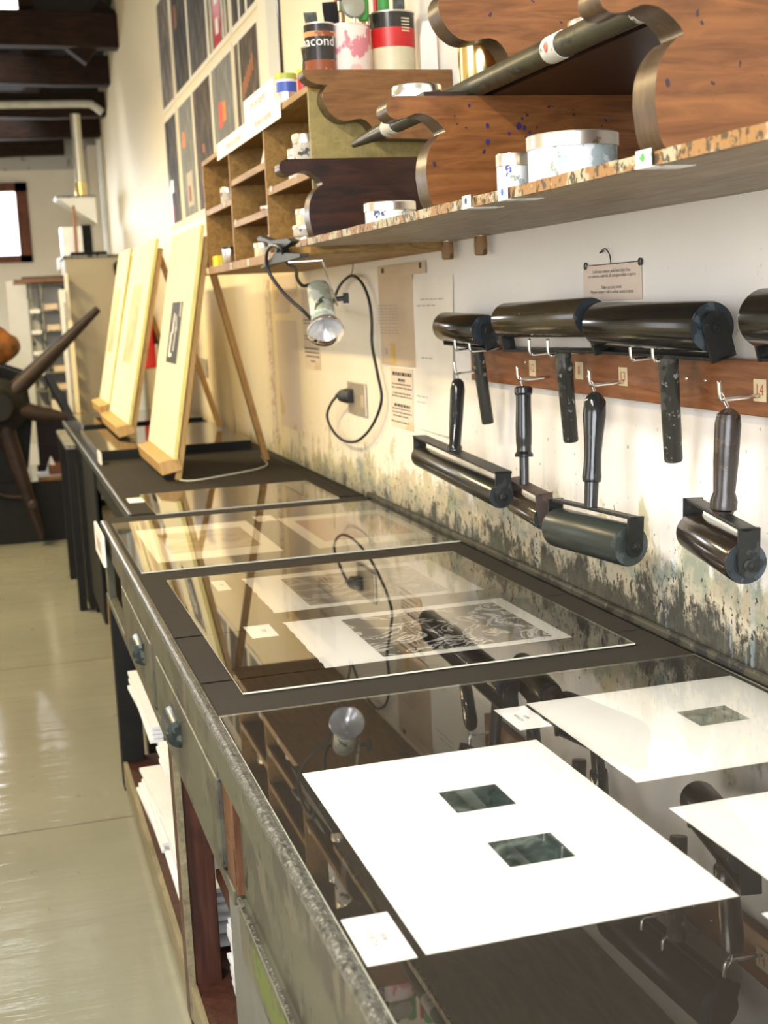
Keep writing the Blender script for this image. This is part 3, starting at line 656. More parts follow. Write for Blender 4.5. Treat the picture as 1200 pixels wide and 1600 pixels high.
# inking slabs
for k, (x0, x1, y0, y1) in enumerate(((.425, 1.135, 6.25, 7.45), (.455, 1.14, 7.80, 8.70))):
    rr = root('inking_slab', ((x0+x1)/2, (y0+y1)/2, TZ), ('low black inking slab with a glossy top in front of the middle easel', 'low black inking slab behind the middle easel at the bench end')[k], 'slab', 'inking slabs on the farther bench')
    MB().box(x0, x1, y0, y1, TZ, .918).build('base', 'slab_side', rr)
    MB().box(x0+.004, x1-.004, y0+.004, y1-.004, .9182, .922).build('glass_top', 'dark_slab', rr)
    MB().box(x0-.006, x0, y0, y1, .885, .924).build('edge_strip', 'steel', rr)
MB().box(.4135, .4205, 6.03, 6.20, .883, .935).build('card_plate', 'white_plastic', label='small white plate at the front corner of the nearer inking slab', cat='plate')
r = root('side_tray', (.34, 7.6, 0), 'grey steel tray ledge on a black post beside the far end of the bench', 'tray')
MB().box(.315, .366, 7.08, 8.1, .862, .880).build('ledge', 'slotted', r)
MB().box(.32, .36, 7.1, 7.16, 0, .862).build('post', 'black_wood', r)
MB().box(.32, .36, 8.0, 8.06, 0, .862).build('post', 'black_wood', r)

# ---------------------------------------------------------------- easels and boards
def easel(y0, L, xb, z_ledge, xt, zt, foot_z, rear, lab, blab, images, gap, foot2=None):
    # board bottom edge from (xb,y0) to (xb,y0+L), top at (xt, zt)
    slope = V((xt-xb, 0, zt-z_ledge)).normalized(); n = V((-slope.z, 0, slope.x)).normalized()   # n points to the aisle
    T = .016
    rr = root('easel', (xb+.1, y0+L/2, foot_z), lab, 'easel', 'wooden easels on the farther bench')
    # front legs, running up behind the board
    off = -n*(T+.018)
    for yy in (y0+.045, y0+L-.06):
        base = V((xb, yy, z_ledge))+off; k = (foot_z-base.z)/slope.z
        a = base+slope*k; b = V((xt, yy, zt))+off-slope*.04
        if foot_z < a.z: pass
        MB().obox(a, b, .032, .024, (0, 1, 0)).build('leg', 'pine', rr, bevel=.002)
    # ledge
    a = V((xb, y0+.01, z_ledge))-slope*.028-n*.01
    MB().obox(a+n*.015, a+n*.015+V((0, L-.05, 0)), .085, .055, (1, 0, .2)).build('ledge', 'pine', rr, bevel=.003)
    a = V((xb, y0+.06, z_ledge))+slope*.35+off-n*.012; MB().obox(a, a+V((0, L-.13, 0)), .05, .012, slope).build('crossbar', 'pine_dark', rr)
    top = V((xt, y0+.10, zt))+off-slope*.06
    mb = MB().obox(V(rear), top, .034, .026, (0, 1, 0)); mb.build('rear_leg', 'pine_dark', rr, bevel=.003)
    a = V((xt, y0+.03, zt))+off-slope*.06; MB().obox(a, a+V((0, L-.1, 0)), .04, .018, slope).build('top_bar', 'pine_dark', rr)
    # the board
    B = lambda u, v, w=0: V((xb, y0+u, z_ledge))+slope*v+n*w
    H = ((xt-xb)**2+(zt-z_ledge)**2)**.5
    mb = MB(); c = [B(0, 0, -T), B(L, 0, -T), B(L, H, -T), B(0, H, -T), B(0, 0), B(L, 0), B(L, H), B(0, H)]
    mb.add(c, [(4, 5, 6, 7)], 0).add(c, [(0, 3, 2, 1), (0, 1, 5, 4), (1, 2, 6, 5), (2, 3, 7, 6), (3, 0, 4, 7)], 1)
    mt = ['paper_cream', 'paper_edge']
    for (u0, u1, v0, v1, a_, w) in images:
        if a_ not in mt: mt.append(a_)
        mb.quad(B(u0, v0, w), B(u1, v0, w), B(u1, v1, w), B(u0, v1, w), mt.index(a_))
    # keep the polygons of the standing figure in the first board's print
    if gap:
        i = len(mt); mt.append('paper'); f = lambda pts: mb.add([B(u, v, .0024) for u, v in pts], [list(range(len(pts)))], i)
        f([(.47, .40), (.51, .40), (.50, .49), (.46, .50)]); f([(.40, .395), (.50, .39), (.50, .405), (.41, .41)])
        f([(.43, .49), (.47, .49), (.46, .575), (.435, .575)]); f([(.36, .42), (.385, .415), (.375, .52), (.36, .52)])
        f([(.33, .50), (.345, .50), (.40, .56), (.385, .57)]); f([(.27, .56), (.29, .56), (.30, .62), (.28, .62)])
    mb.build('mounted_print', mt, label=blab, cat='mounted print', group='mounted prints on the easels')
easel(5.25, .867, .640, .968, .812, 1.868, TZ+.0022, (1.088, 5.66, TZ+.014), 'honey-coloured wooden easel nearest the camera, on the black card', 'tall cream mounted board with a small black upright print, on the nearest easel',
      [(.20, .60, .34, .66, 'paper_cream', .0008), (.235, .57, .367, .622, 'art_dark', .0016)], True)
easel(6.75, 1.08, .612, .992, .818, 1.898, .9235, (1.10, 6.95, .936), 'honey-coloured wooden easel in the middle, standing on the glossy slab', 'tall cream mounted board with a faint ochre print, on the middle easel',
      [(.29, .77, .295, .71, 'art_faint', .0012)], False)
easel(8.1, .70, .632, 1.011, .825, 1.915, .9235, (1.10, 8.3, .936), 'wooden easel farthest away, mostly hidden behind the middle one', 'narrow-looking cream mounted board on the farthest easel', [(.25, .6, .3, .7, 'art_faint', .0012)], False)
mb = MB().tube([(.66, 5.33, .8845), (.67, 5.25, .8835), (.72, 5.22, .8835), (.85, 5.30, .8835), (1.0, 5.42, .8835), (1.07, 5.55, .8835), (1.09, 5.72, .8835), (1.10, 5.80, .90), (1.17, 5.86, .95)], .0028, 8)
mb.build('cord', 'cable_white', label='thin pale cord lying on the black card below the nearest easel', cat='cord')
# ---------------------------------------------------------------- pigeonhole cabinet and bracket shelf
CX = .83
r = root('pigeonhole_cabinet', (1.0, 4.35, 1.67), 'open honey-brown pigeonhole cabinet of nine compartments fixed high on the wall', 'cabinet')
MB().box(.812, W-.002, 3.45, 5.25, 1.672, 1.700, 0).build('bottom_board', 'ply', r, bevel=.002)
MB().box(.830, W-.004, 3.4485, 3.4500, 1.673, 1.699, 0).build('board_end', 'ply_end', r, label='layered plywood end grain')
MB().box(CX, W-.002, 3.45, 5.25, 2.082, 2.100).build('top_board', 'ply', r, bevel=.002)
MB().box(CX+.001, W-.002, 3.45, 3.466, 1.700, 2.082).build('end_panel', 'ply_green', r)
MB().box(CX+.001, W-.002, 5.234, 5.25, 1.700, 2.082).build('end_panel', 'ply', r)
MB().box(W-.010, W-.003, 3.466, 5.234, 1.700, 2.082).build('back_panel', 'ply_back', r)
for y in (4.05, 4.66): MB().box(CX+.001, W-.010, y, y+.014, 1.700, 2.082).build('divider', 'ply', r)
for y0, y1, z in ((3.466, 4.05, 1.876), (4.064, 4.66, 1.820), (4.064, 4.66, 1.958), (4.674, 5.234, 1.900)):
    s = MB().box(CX+.012, W-.010, y0, y1, z, z+.010).build('shelf', 'ply_back', r)
    MB().box(CX+.003, CX+.013, y0, y1, z-.004, z+.016).build('front_strip', 'ply', s)
for y in (3.74, 3.98, 4.3, 4.62, 5.14): MB().box(.8105, .812, y, y+.035, 1.676, 1.697).build('edge_label', 'tape', r)
for y, z in ((3.98, 1.885), (4.60, 1.83), (4.8, 1.905), (5.18, 1.905)): MB().box(CX+.0015, CX+.003, y, y+.03, z-.006, z+.010).build('edge_label', 'tape', r)
mb = MB().box(.8255, .8265, 3.77, 4.86, 2.062, 2.118)
mb.text('Inchiostri calcografici', .034, (.8250, 4.52, 2.088), (0, -1, 0), (0, 0, 1), 1, 'CENTER').text('linoleum xilografia', .034, (.8250, 4.02, 2.092), (0, -1, 0), (0, 0, 1), 1, 'CENTER')
mb.build('paper_sign', ['paper', 'ink_soft'], label='long white paper strip with faint handwriting on the front of the cabinet top', cat='sign')
mb = MB().box(.828, .829, 3.86, 4.32, 2.1185, 2.185)
mb.text('colori per litografia', .032, (.8275, 4.10, 2.155), (0, -1, 0), (0, 0, 1), 1)
mb.build('paper_sign', ['paper', 'ink_soft'], label='shorter white paper strip with handwriting standing behind the longer strip', cat='sign')

r = root('bracket_shelf', (1.0, 2.1, 1.692), 'long paint-crusted wooden shelf carried under scroll-shaped brackets above the rollers', 'shelf')
MB().box(.784, W-.002, .80, 3.41, 1.692, 1.706).build('shelf_board', 'shelf', r)
mb = MB(); n = 60
for i in range(n):
    a = .80+(3.41-.80)*i/n; b = .80+(3.41-.80)*(i+1)/n; rr_ = random.uniform(0, .0012); q = random.uniform(0, .0012)
    mb.box(.776-rr_, .785, a, b, 1.692, 1.708+q)
mb.build('shelf_edge', 'shelf_edge', r, label='front edge crusted with dried paint')
for y, c in ((1.50, 'green_paint'), (1.965, 'blue'), (2.13, 'ink')):
    s = MB().box(.7705, .7715, y-.018, y+.022, 1.692, 1.712).box(.7705, .83, y-.018, y+.022, 1.6905, 1.6915).build('edge_label', 'tin_white', r, label='small folded white label over the shelf edge')
    MB().lathe((.7702, y+.003, 1.703), (-1, 0, 0), [(0, .0055), (.0004, .005)], 12).build('ink_mark', c, s)
LOW = [(W-.003, 1.903), (.722, 1.903), (.711, 1.899), (.705, 1.891), (.704, 1.880), (.708, 1.870), (.717, 1.864), (.726, 1.863), (.735, 1.864), (.748, 1.869), (.758, 1.873), (.768, 1.873), (.779, 1.871), (.790, 1.865), (.800, 1.857), (.808, 1.849), (.813, 1.840),
       (.803, 1.836), (.794, 1.828), (.786, 1.818), (.780, 1.807), (.776, 1.795), (.774, 1.782), (.773, 1.765), (.775, 1.750), (.777, 1.735), (.780, 1.722), (.785, 1.712), (.788, 1.7085), (W-.003, 1.7085)]
UP = [(W-.003, 2.125), (.807, 2.125), (.803, 2.118), (.806, 2.110), (.813, 2.102), (.824, 2.095), (.838, 2.090), (.852, 2.088), (.866, 2.087), (.858, 2.080), (.853, 2.070), (.851, 2.058), (.853, 2.046), (.858, 2.034), (.866, 2.022), (.876, 2.012), (.888, 2.004), (.900, 2.000), (.912, 1.999), (.924, 2.001), (.936, 2.004), (.948, 2.005), (.960, 2.001), (.970, 1.993), (.978, 1.982), (.984, 1.970), (.989, 1.956), (W-.003, 1.950)]
def bracket(prof, y, t, dx, mat, edge, label, chips=()):
    n = len(prof); P = [(x+(dx if x < 1.19 else 0), z) for x, z in prof]
    mb = MB(); fr = [V((x, y, z)) for x, z in P]; bk = [V((x, y+t, z)) for x, z in P]
    mb.add(fr, [list(range(n))], 0); mb.add(bk, [list(range(n))[::-1]], 0)
    mb.add(fr+bk, [[i, n+i, n+(i+1) % n, (i+1) % n] for i in range(1, n-2)], 1, True)
    for i in (0, n-2, n-1): j = (i+1) % n; mb.add([fr[i], bk[i], bk[j], fr[j]], [(0, 1, 2, 3)], 1)
    for (x, z, s) in chips:
        mb.add([(x+s*math.cos(a)*random.uniform(.6, 1.1), y-.0006, z+s*1.3*math.sin(a)*random.uniform(.6, 1.1)) for a in [k*math.pi/4 for k in range(8)]], [list(range(8))], 2)
    return mb.build('shelf_bracket', [mat, edge, 'ink_violet'], label=label, cat='bracket', group=None)
bracket(LOW, 2.345, .062, 0, 'bracket', 'edge_dark', 'brown scroll-shaped bracket with blue ink spots in the middle of the shelf', [(.893, 1.850, .004), (.893, 1.822, .005), (.955, 1.848, .006), (.965, 1.846, .004), (.975, 1.838, .003), (.935, 1.836, .003), (.962, 1.862, .003), (.86, 1.885, .003)])
bracket(LOW, 3.335, .058, .015, 'bracket_dark', 'edge_dark', 'almost black scroll-shaped bracket at the far end of the shelf by the cabinet', [])
bracket(LOW, 1.475, .058, .0, 'bracket', 'edge_dark', 'brown scroll-shaped bracket nearest the camera, cut by the picture edge', [(.95, 1.80, .003)])
bracket(UP, 3.385, .062, 0, 'bracket2', 'edge_dark', 'brown scroll-shaped upper bracket fixed against the end of the cabinet')
UPX = [(x, z+.004) for x, z in UP]; UPX[0] = (W-.003, 2.32); UPX[1] = (.90, 2.32); UPX.insert(2, (.83, 2.22)); UPX.insert(3, (.812, 2.16))
bracket(UPX, 2.38, .062, -.030, 'bracket', 'edge_dark', 'large brown scroll-shaped upper bracket at the top of the picture above the blue-spotted one')
MB().box(.905, W-.004, 1.42, 2.62, 1.9035, 1.921).build('plank', 'bracket_dark', label='dark plank laid across the tops of the lower brackets', cat='plank')
# dark rods resting on the brackets
r = root('ink_rod', (.885, 2.5, 1.9045), 'long greenish black rod with white tape bands lying across the bracket tops', 'rod')
MB().lathe((.882, 3.22, 1.9225), (0, -1, 0), [(0, .008), (.12, .013), (.24, .018), (1.48, .0205), (1.53, .0205), (1.55, .013)], 24).build('shaft', 'rod_dark', r)
for y, w_, rad in ((2.02, .05, .0215), (2.93, .07, .0195)): MB().lathe((.882, y, 1.9225), (0, -1, 0), [(0, rad), (w_, rad)], 24).build('tape_band', 'tape', r, label='dirty white tape band')
MB().lathe((.8605, 1.995, 1.9225), (-1, 0, 0), [(0, .008), (.0005, .006)], 10).build('ink_mark', 'red', r)
MB().lathe((.882, 1.72, 1.9225), (0, -1, 0), [(0, .0212), (.010, .0212)], 24).build('end_ring', 'tape', r)
r = root('roll_of_paper', (.985, 2.4, 1.921), 'short grey marbled roll lying behind the dark rod', 'roll')
MB().cyl((.97, 2.50, 1.9425), (1.12, 2.18, 1.9425), .019).build('roll', 'tape', r)

# ---------------------------------------------------------------- tins
def tin(x, y, z, rad, h, body, lid, label, cat='tin', rim=True, name='ink_tin', group=None, lidh=None, bands=None, opened=False):
    r = root(name, (x, y, z), label, cat, group)
    lh = lidh if lidh else min(.018, h*.3)
    mb = MB()
    if bands:
        prof = [(0, rad*.98), (.0015, rad)]; ms = ['tin_steel']
        mats = ['tin_steel']; mi = [0]
        for f, mt in bands:
            prof.append((h*f, rad))
            if mt not in mats: mats.append(mt)
            mi.append(mats.index(mt))
        mb.lathe((x, y, z), (0, 0, 1), prof, 36, mi, caps=False)
        mb.lathe((x, y, z), (0, 0, 1), [(.0, rad*.98), (.001, rad*.98)], 36, 0)
    else: mats = [body]; mb.lathe((x, y, z), (0, 0, 1), [(0, rad*.97), (.002, rad), (h-lh, rad)], 36, 0)
    b = mb.build('body', mats, r)
    if opened:
        MB().lathe((x, y, z+h), (0, 0, 1), [(-.003, rad*1.0), (-.002, rad*1.03), (.001, rad*1.03), (.002, rad), (.001, rad*.95), (-.012, rad*.95)], 36, 0, caps=False).build('rim', lid, r)
        MB().lathe((x, y, z+h*.8), (0, 0, 1), [(0, rad*.96), (.001, rad*.96)], 36, 0).build('contents', 'label_black', r)
    else:
        MB().lathe((x, y, z+h-lh), (0, 0, 1), [(0, rad*1.0), (.001, rad*1.035), (lh-.002, rad*1.035), (lh, rad*1.01), (lh, rad*.9), (lh-.0015, rad*.88)], 36, 0).build('lid', lid, r)
    return r
S = 1.706
tin(.883, 1.955, S, .0685, .079, 'tin_blue', 'tin_steel', 'large flat ink tin splashed with blue, on the shelf in front of the blue-spotted bracket', lidh=.022)
tin(.838, 2.09, S, .0265, .066, 'tin_blue', 'tin_steel', 'small white ink tin standing beside the large blue-splashed tin', lidh=.020)
tin(.875, 2.92, S, .056, .055, 'tin_white', 'tin_steel', 'flat steel-lidded tin on the shelf in front of the black bracket', lidh=.020)
tin(.97, 2.02, 1.9215, .054, .046, 'tin_white', 'tin_steel', 'flat tin with a bright lid on the dark plank behind the rod', lidh=.022)
tin(.955, 2.53, 1.9215, .044, .125, 'gold', 'gold', 'tall shiny brass-coloured tin below the upper bracket', lidh=.004)
MB().box(.778, .858, 2.352, 2.585, 1.9035, 1.911).build('plank', 'bracket_dark', label='short dark board end under the bright-lidded tin on the middle bracket', cat='plank')
tin(.812, 2.50, 1.9115, .046, .032, 'tin_white', 'steel', 'wide flat tin whose bright lid shows above the middle bracket', lidh=.018)
tin(1.05, 1.78, 1.9215, .03, .06, 'tin_cream', 'red', 'small tin with a red cap at the near end of the rod', lidh=.02)
# in the pigeonholes
tin(.868, 3.66, 1.8865, .0375, .114, 'tin_grey', 'tin_steel', 'large ink-blotched tin in the upper compartment nearest the brackets', lidh=.024)
tin(.862, 3.80, 1.8865, .0165, .092, 'tin_white', 'tin_steel', 'small white tin to the side of the large ink-blotched tin', lidh=.02)
tin(.925, 3.56, 1.8865, .030, .09, 'tin_grey', 'tin_steel', 'inky tin half hidden behind the cabinet end panel', lidh=.02)
tin(.862, 3.70, 1.7005, .0300, .030, 'tin_cream', 'tin_steel', 'flat cream tin at the bottom of the stack of three', lidh=.010)
tin(.862, 3.70, 1.7315, .0345, .030, 'tin_grey', 'tin_steel', 'greenish flat tin in the middle of the stack of three', lidh=.010)
tin(.862, 3.70, 1.7625, .0250, .043, 'tin_cream', 'tin_steel', 'small cream tin on top of the stack of three', lidh=.014)
tin(.858, 4.30, 1.7005, .0270, .045, 'tin_cream', 'tin_steel', 'cream tin on the cabinet floor in the middle column', lidh=.014)
tin(.868, 4.20, 1.7005, .0115, .064, 'tin_white', 'tin_steel', 'narrow pale tin beside the cream tin in the middle column', lidh=.012)
tin(.872, 4.25, 1.8305, .0230, .026, 'red_grey', 'tin_steel', 'very flat reddish tin in the middle compartment', lidh=.009)
tin(.872, 4.95, 1.9105, .0275, .066, 'tin_grey', 'tin_steel', 'white-lidded inky tin in the upper compartment at the far end', lidh=.018)
r = root('glass_jar', (.858, 4.92, 1.7005), 'bright shiny metal jar on the cabinet floor at the far end', 'jar')
MB().lathe((.858, 4.92, 1.7005), (0, 0, 1), [(0, .026), (.003, .028), (.055, .028)], 28).build('body', 'steel', r)
MB().lathe((.858, 4.92, 1.7555), (0, 0, 1), [(0, .029), (.008, .029), (.009, .027)], 28).build('lid', 'label_black', r)
MB().box(.835, .875, 5.07, 5.17, 1.7005, 1.741).build('card_box', 'yellow', label='small bright yellow box in the farthest lower compartment', cat='box', bevel=.002)
MB().lathe((.865, 4.18, 1.9685), (0, 0, 1), [(0, .022), (.004, .0225), (.03, .015), (.055, .010), (.068, .0095), (.07, .004)], 24).build('plaster_cone', 'tin_white', label='small whitish cone-shaped cup in the upper middle compartment', cat='cup')
# on top of the cabinet
TC = 2.1005
def wrap_text(txt, size, x, y, rad, z, ang):
    mb = MB().text(txt, size, (0, 0, 0), (1, 0, 0), (0, 1, 0))
    mb.v = [V((x+rad*math.cos(ang+v.x/rad), y+rad*math.sin(ang+v.x/rad), z+v.y)) for v in mb.v]
    return mb
r = tin(.862, 3.84, TC, .0300, .088, 'white_plastic', 'green', 'white plastic jar with a green lid and blue label on top of the cabinet', 'jar', name='plastic_jar', lidh=.016, bands=[(.2, 'white_plastic'), (.42, 'tin_steel'), (.74, 'blue'), (.85, 'white_plastic')])
tin(.885, 3.73, TC, .016, .082, 'red', 'yellow', 'small red tin with a yellow lid on the cabinet, behind the green-lidded jar', lidh=.014)
tin(.872, 3.585, TC, .021, .115, 'label_black', 'label_black', 'small dark jar on the cabinet between the red tin and the brown can', 'jar', name='glass_jar', lidh=.02)
tin(.90, 4.10, TC, .016, .10, 'white_plastic', 'white_plastic', 'small white cup on the cabinet behind the paper strips', 'cup', name='plastic_cup', lidh=.01)
tin(.898, 3.62-.045, TC, .043, .168, '', 'tin_steel', 'open brown and black food can holding a paint brush, farthest of the three big cans', 'can', name='food_can', opened=True, bands=[(.45, 'brown_label'), (.62, 'label_black'), (.80, 'label_black'), (.88, 'brown_label'), (.985, 'label_black')])
tin(.981, 3.62, TC, .068, .170, '', 'tin_steel', 'open pink and white can full of brushes, middle of the three big cans', 'can', name='food_can', opened=True, bands=[(.985, 'pinkcan')])
tin(1.118, 3.64, TC, .063, .210, '', 'tin_steel', 'open black and red can against the wall, nearest the middle bracket', 'can', name='paint_can', opened=True, bands=[(.56, 'label_cream'), (.80, 'red'), (.985, 'label_black')])
wrap_text('nacond', .036, .898, 3.575, .0436, TC+.121, math.radians(-112)).build('can_lettering', 'white_plastic', bpy.data.objects['food_can'], label='white lettering')
mb = MB()
for k in range(5): mb.obox((1.128, 3.5765, TC+.190-k*.008), (1.152, 3.5845, TC+.190-k*.008), .003, .0006, (0, 0, 1))
mb.build('can_lettering', 'label_cream', bpy.data.objects['paint_can'])
def brush(base, tip, w, lf, mats, label, flat=True):
    a, b = V(base), V(tip); d = (b-a).normalized(); L = (b-a).length
    r = root('paint_brush', a, label, 'brush', None)
    MB().cyl(a, a+d*(L-lf-.02), .005, n=12).build('handle', 'pine_dark', r)
    s = V((0.5, -1, 0)).cross(d).normalized()
    MB().obox(a+d*(L-lf-.025), a+d*(L-lf), w, .012, s).build('ferrule', 'tin_steel', r)
    mb = MB(); n = 9
    for k in range(n):
        u = (k/(n-1)-.5); top = a+d*(L-.012*abs(u)*2)+s*u*w*1.15; bot = a+d*(L-lf-.002)+s*u*w*.9
        mb.lathe(bot, top-bot, [(0, w/n*.75), (lf*.7, w/n*.85), (lf*.95, w/n*.45)], 8)
    mb.build('bristles', mats, r)
brush((.900, 3.58, TC+.004), (.875, 3.57, TC+.205), .034, .055, 'bristle', 'grey-bristled brush standing in the brown food can')
brush((.955, 3.62, TC+.004), (.933, 3.58, TC+.235), .042, .075, 'bristle_black', 'black-bristled brush standing in the pink can')
brush((.980, 3.63, TC+.004), (.985, 3.64, TC+.30), .04, .06, 'bristle', 'tall brush leaning in the middle of the pink can')
r = root('spoon', (.99, 3.60, TC+.004), 'round grey metal ladle standing in the pink can', 'ladle')
MB().cyl((.995, 3.62, TC+.004), (1.0, 3.585, TC+.19), .004, n=10).build('handle', 'tin_steel', r)
MB().lathe((1.0, 3.59, TC+.222), (.05, -1, .1), [(0, .034), (.006, .030), (.010, .018), (.012, .002)], 28).build('bowl', 'bowl_grey', r)
for k, (x, y, hh, mt, lab) in enumerate(((1.03, 3.62, .27, 'green_paint', 'green-handled tool standing upright in the pink can'), (.965, 3.65, .27, 'red', 'red-handled tool standing upright in the pink can'), (1.09, 3.63, .30, 'green_paint', 'green roll standing in the black and red can'), (1.14, 3.65, .31, 'bristle', 'dark brush head standing in the black and red can'), (1.07, 3.64, .29, 'red', 'slim red tube standing in the black and red can'))):
    rad = .006 if mt == 'red' else .016
    r = root('hand_tool', (x, y, TC+.004), lab, 'tool')
    MB().cyl((x, y, TC+.004), (x+.004, y-.004, TC+hh*.7), min(.006, rad), n=12).build('handle', 'pine_dark', r)
    MB().lathe((x+.004, y-.004, TC+hh*.7), (0, 0, 1), [(0, rad*.8), (.01, rad), (hh*.3-.004, rad), (hh*.3, rad*.8)], 16).build('head', mt, r)
mb = MB(); P = []
mb.prism([(1.145, 0), (1.192, 0), (1.190, .14), (1.178, .165), (1.155, .160), (1.146, .12)], lambda p, t: V((p[0], t, TC+p[1])), 3.474, 3.482)
mb.build('cleaning_rag', 'white_plastic', label='folded off-white sheet standing beside the black and red can', cat='cloth')

# ---------------------------------------------------------------- posters on the wall
def poster(y0, y1, z0, z1, mat, label, extra=(), border=.028, name='art_poster'):
    mb = MB().box(W-.004, W-.0015, y0-border, y1+border, z0-border, z1+border, 0)
    mats = ['poster_paper', mat]; x = W-.0046
    mb.quad((x, y0, z0), (x, y0, z1), (x, y1, z1), (x, y1, z0), 1)
    for k, (u0, u1, v0, v1, m_) in enumerate(extra):   # u: from the far side (0) to the near side (1)
        if m_ not in mats: mats.append(m_)
        a = y1-(y1-y0)*u0; b = y1-(y1-y0)*u1; c = z0+(z1-z0)*v0; d = z0+(z1-z0)*v1; xx = x-.0004-.0002*k
        mb.quad((xx, b, c), (xx, b, d), (xx, a, d), (xx, a, c), mats.index(m_))
    return mb.build(name, mats, label=label, cat='poster', group='posters in two rows on the wall')
cols = [(8.47, 8.98), (7.79, 8.34), (7.13, 7.72), (6.48, 7.06), (5.84, 6.39)]
UPL = ['upper row of posters: brown streaked one farthest from the camera', 'upper row of posters: dark one with a small orange mark', 'upper row of posters: plain charcoal one in the middle', 'upper row of posters: striped one with a red band of white shapes', 'upper row of posters: black one with thin white stripes, above the orange-squared one']
LOL = ['lower row of posters: narrow dark one farthest from the camera', 'lower row of posters: grey one with an orange spot and a pale figure', 'lower row of posters: dark mottled one in the middle', 'lower row of posters: light grey one with a red and orange spot', 'lower row of posters: dark one with rows of orange squares']
ex_u = [[], [(.2, .32, .55, .75, 'orange_dull')], [], [(.12, .2, 0, 1, 'label_cream'), (.28, .62, 0, 1, 'red'), (.38, .52, .08, .2, 'paper'), (.38, .52, .3, .42, 'paper'), (.38, .52, .52, .64, 'paper'), (.38, .52, .74, .86, 'paper'), (.7, .78, 0, 1, 'pinkcan'), (.85, .92, 0, 1, 'label_cream')], [(.3, .36, 0, 1, 'paper'), (.6, .68, 0, 1, 'paper')]]
ex_l = [[(.1, .2, .0, 1, 'label_black'), (.22, .4, .02, .18, 'red_dull'), (.25, .45, .3, .42, 'label_cream')], [(.2, .38, .62, .76, 'orange'), (.35, .75, .08, .38, 'poster3p'), (.45, .6, .12, .26, 'red_dull')], [(.4, .5, .45, .52, 'orange_dull')], [(.27, .45, .53, .72, 'red_or'), (.45, .62, .56, .7, 'orange'), (.42, .65, .10, .32, 'yellow_dull')], [(.18, .24, 0, 1, 'label_cream')]+[(.30+.09*i, .36+.09*i, .60-.24*j+.025*i, .71-.24*j+.025*i, 'orange_dull') for i in range(6) for j in range(2)]]
for k, (a, b) in enumerate(cols):
    poster(a, b, 2.822, 3.46, 'poster%d' % (0, 1, 2, 3, 1)[k], UPL[k], ex_u[k])
    poster(a, b, 2.092, 2.737, 'poster%d' % (1, 5, 4, 5, 4)[k], LOL[k], ex_l[k])
mb = MB().box(W-.006, W-.0015, 5.40, 5.79, 2.10, 3.40, 0).box(W-.0065, W-.006, 5.40, 5.62, 2.10, 3.40, 1).box(W-.008, W-.0015, 5.375, 5.40, 2.10, 3.40, 2)
mb.build('art_poster', ['poster_paper', 'poster_grey', 'label_black'], label='tall white and pale grey banner with a thin dark edge beside the posters', cat='banner')

# ---------------------------------------------------------------- notices above the bench
XW = W-.0015
def notice(y0, y1, z0, z1, mat, label, lines=(), skew=0, extra=None, z_tilt=0, name='paper_notice', x=XW, soft='ink_soft', curl=0):
    # y0 is the near side, y1 the far side; lines: (v, u0, u1, thickness) broken into words
    mb = MB(); rr = random.Random(len(label)); T = .0006
    P = lambda u, v, w=0: V((x-w-curl*max(0, u-.6)*max(0, .5-v)*4, y1+(y0-y1)*u+skew*(1-v), z0+(z1-z0)*v+z_tilt*u))
    n = 8
    for i in range(n):
        for j in range(n):
            u0, u1, v0, v1 = i/n, (i+1)/n, j/n, (j+1)/n
            mb.quad(P(u0, v0, T), P(u1, v0, T), P(u1, v1, T), P(u0, v1, T), 0)
    mb.quad(P(0, 0), P(0, 1), P(1, 1), P(1, 0), 0)
    for k in range(4):
        a, b = [((0, 0), (1, 0)), ((1, 0), (1, 1)), ((1, 1), (0, 1)), ((0, 1), (0, 0))][k]
        mb.quad(P(*a), P(*b), P(*b, T), P(*a, T), 0)
    for (v, u0, u1, th, mi) in lines:
        u = u0
        while u < u1:
            w = min(rr.uniform(.05, .13), u1-u); hh = th/(z1-z0)/2
            mb.quad(P(u, v-hh, T+.0003), P(u+w, v-hh, T+.0003), P(u+w, v+hh, T+.0003), P(u, v+hh, T+.0003), mi); u += w+.025
    mats = [mat, 'ink', soft]
    for (u0, u1, v0, v1, m_) in (extra or ()):
        if m_ not in mats: mats.append(m_)
        mb.quad(P(u0, v0, T+.0002), P(u1, v0, T+.0002), P(u1, v1, T+.0002), P(u0, v1, T+.0002), mats.index(m_))
    return mb.build(name, mats, label=label, cat='notice')
notice(3.80, 4.16, 1.345, 1.652, 'film', 'yellowed notice in a plastic sleeve pinned under the shelf', [(.60-.03*k, -.05, .55, .003, 2) for k in range(7)]+[(.38-.03*k, 0, .55, .003, 2) for k in range(3)], extra=[(.28, .44, .0, .22, 'ochre'), (.12, .2, .10, .17, 'ink_soft')], x=XW-.002)
MB().box(W-.006, W-.0045, 3.665, 4.14, 1.617, 1.650, 0).box(W-.0068, W-.006, 3.70, 3.72, 1.632, 1.648, 1).box(W-.0068, W-.006, 4.08, 4.11, 1.63, 1.645, 1).build('plastic_strip', ['film', 'label_black'], label='narrow plastic hanging strip across the top of the yellowed notice', cat='strip')
notice(3.44, 3.80, 1.165, 1.605, 'paper_pale', 'large pale sheet with faint writing half behind the first upper roller', [(.86, .2, .8, .003, 2), (.82, .1, .6, .003, 2), (.48, .2, .5, .003, 2), (.22, .05, .5, .003, 2), (.18, .05, .5, .003, 2)], skew=.03, curl=.01, x=XW-.0008)
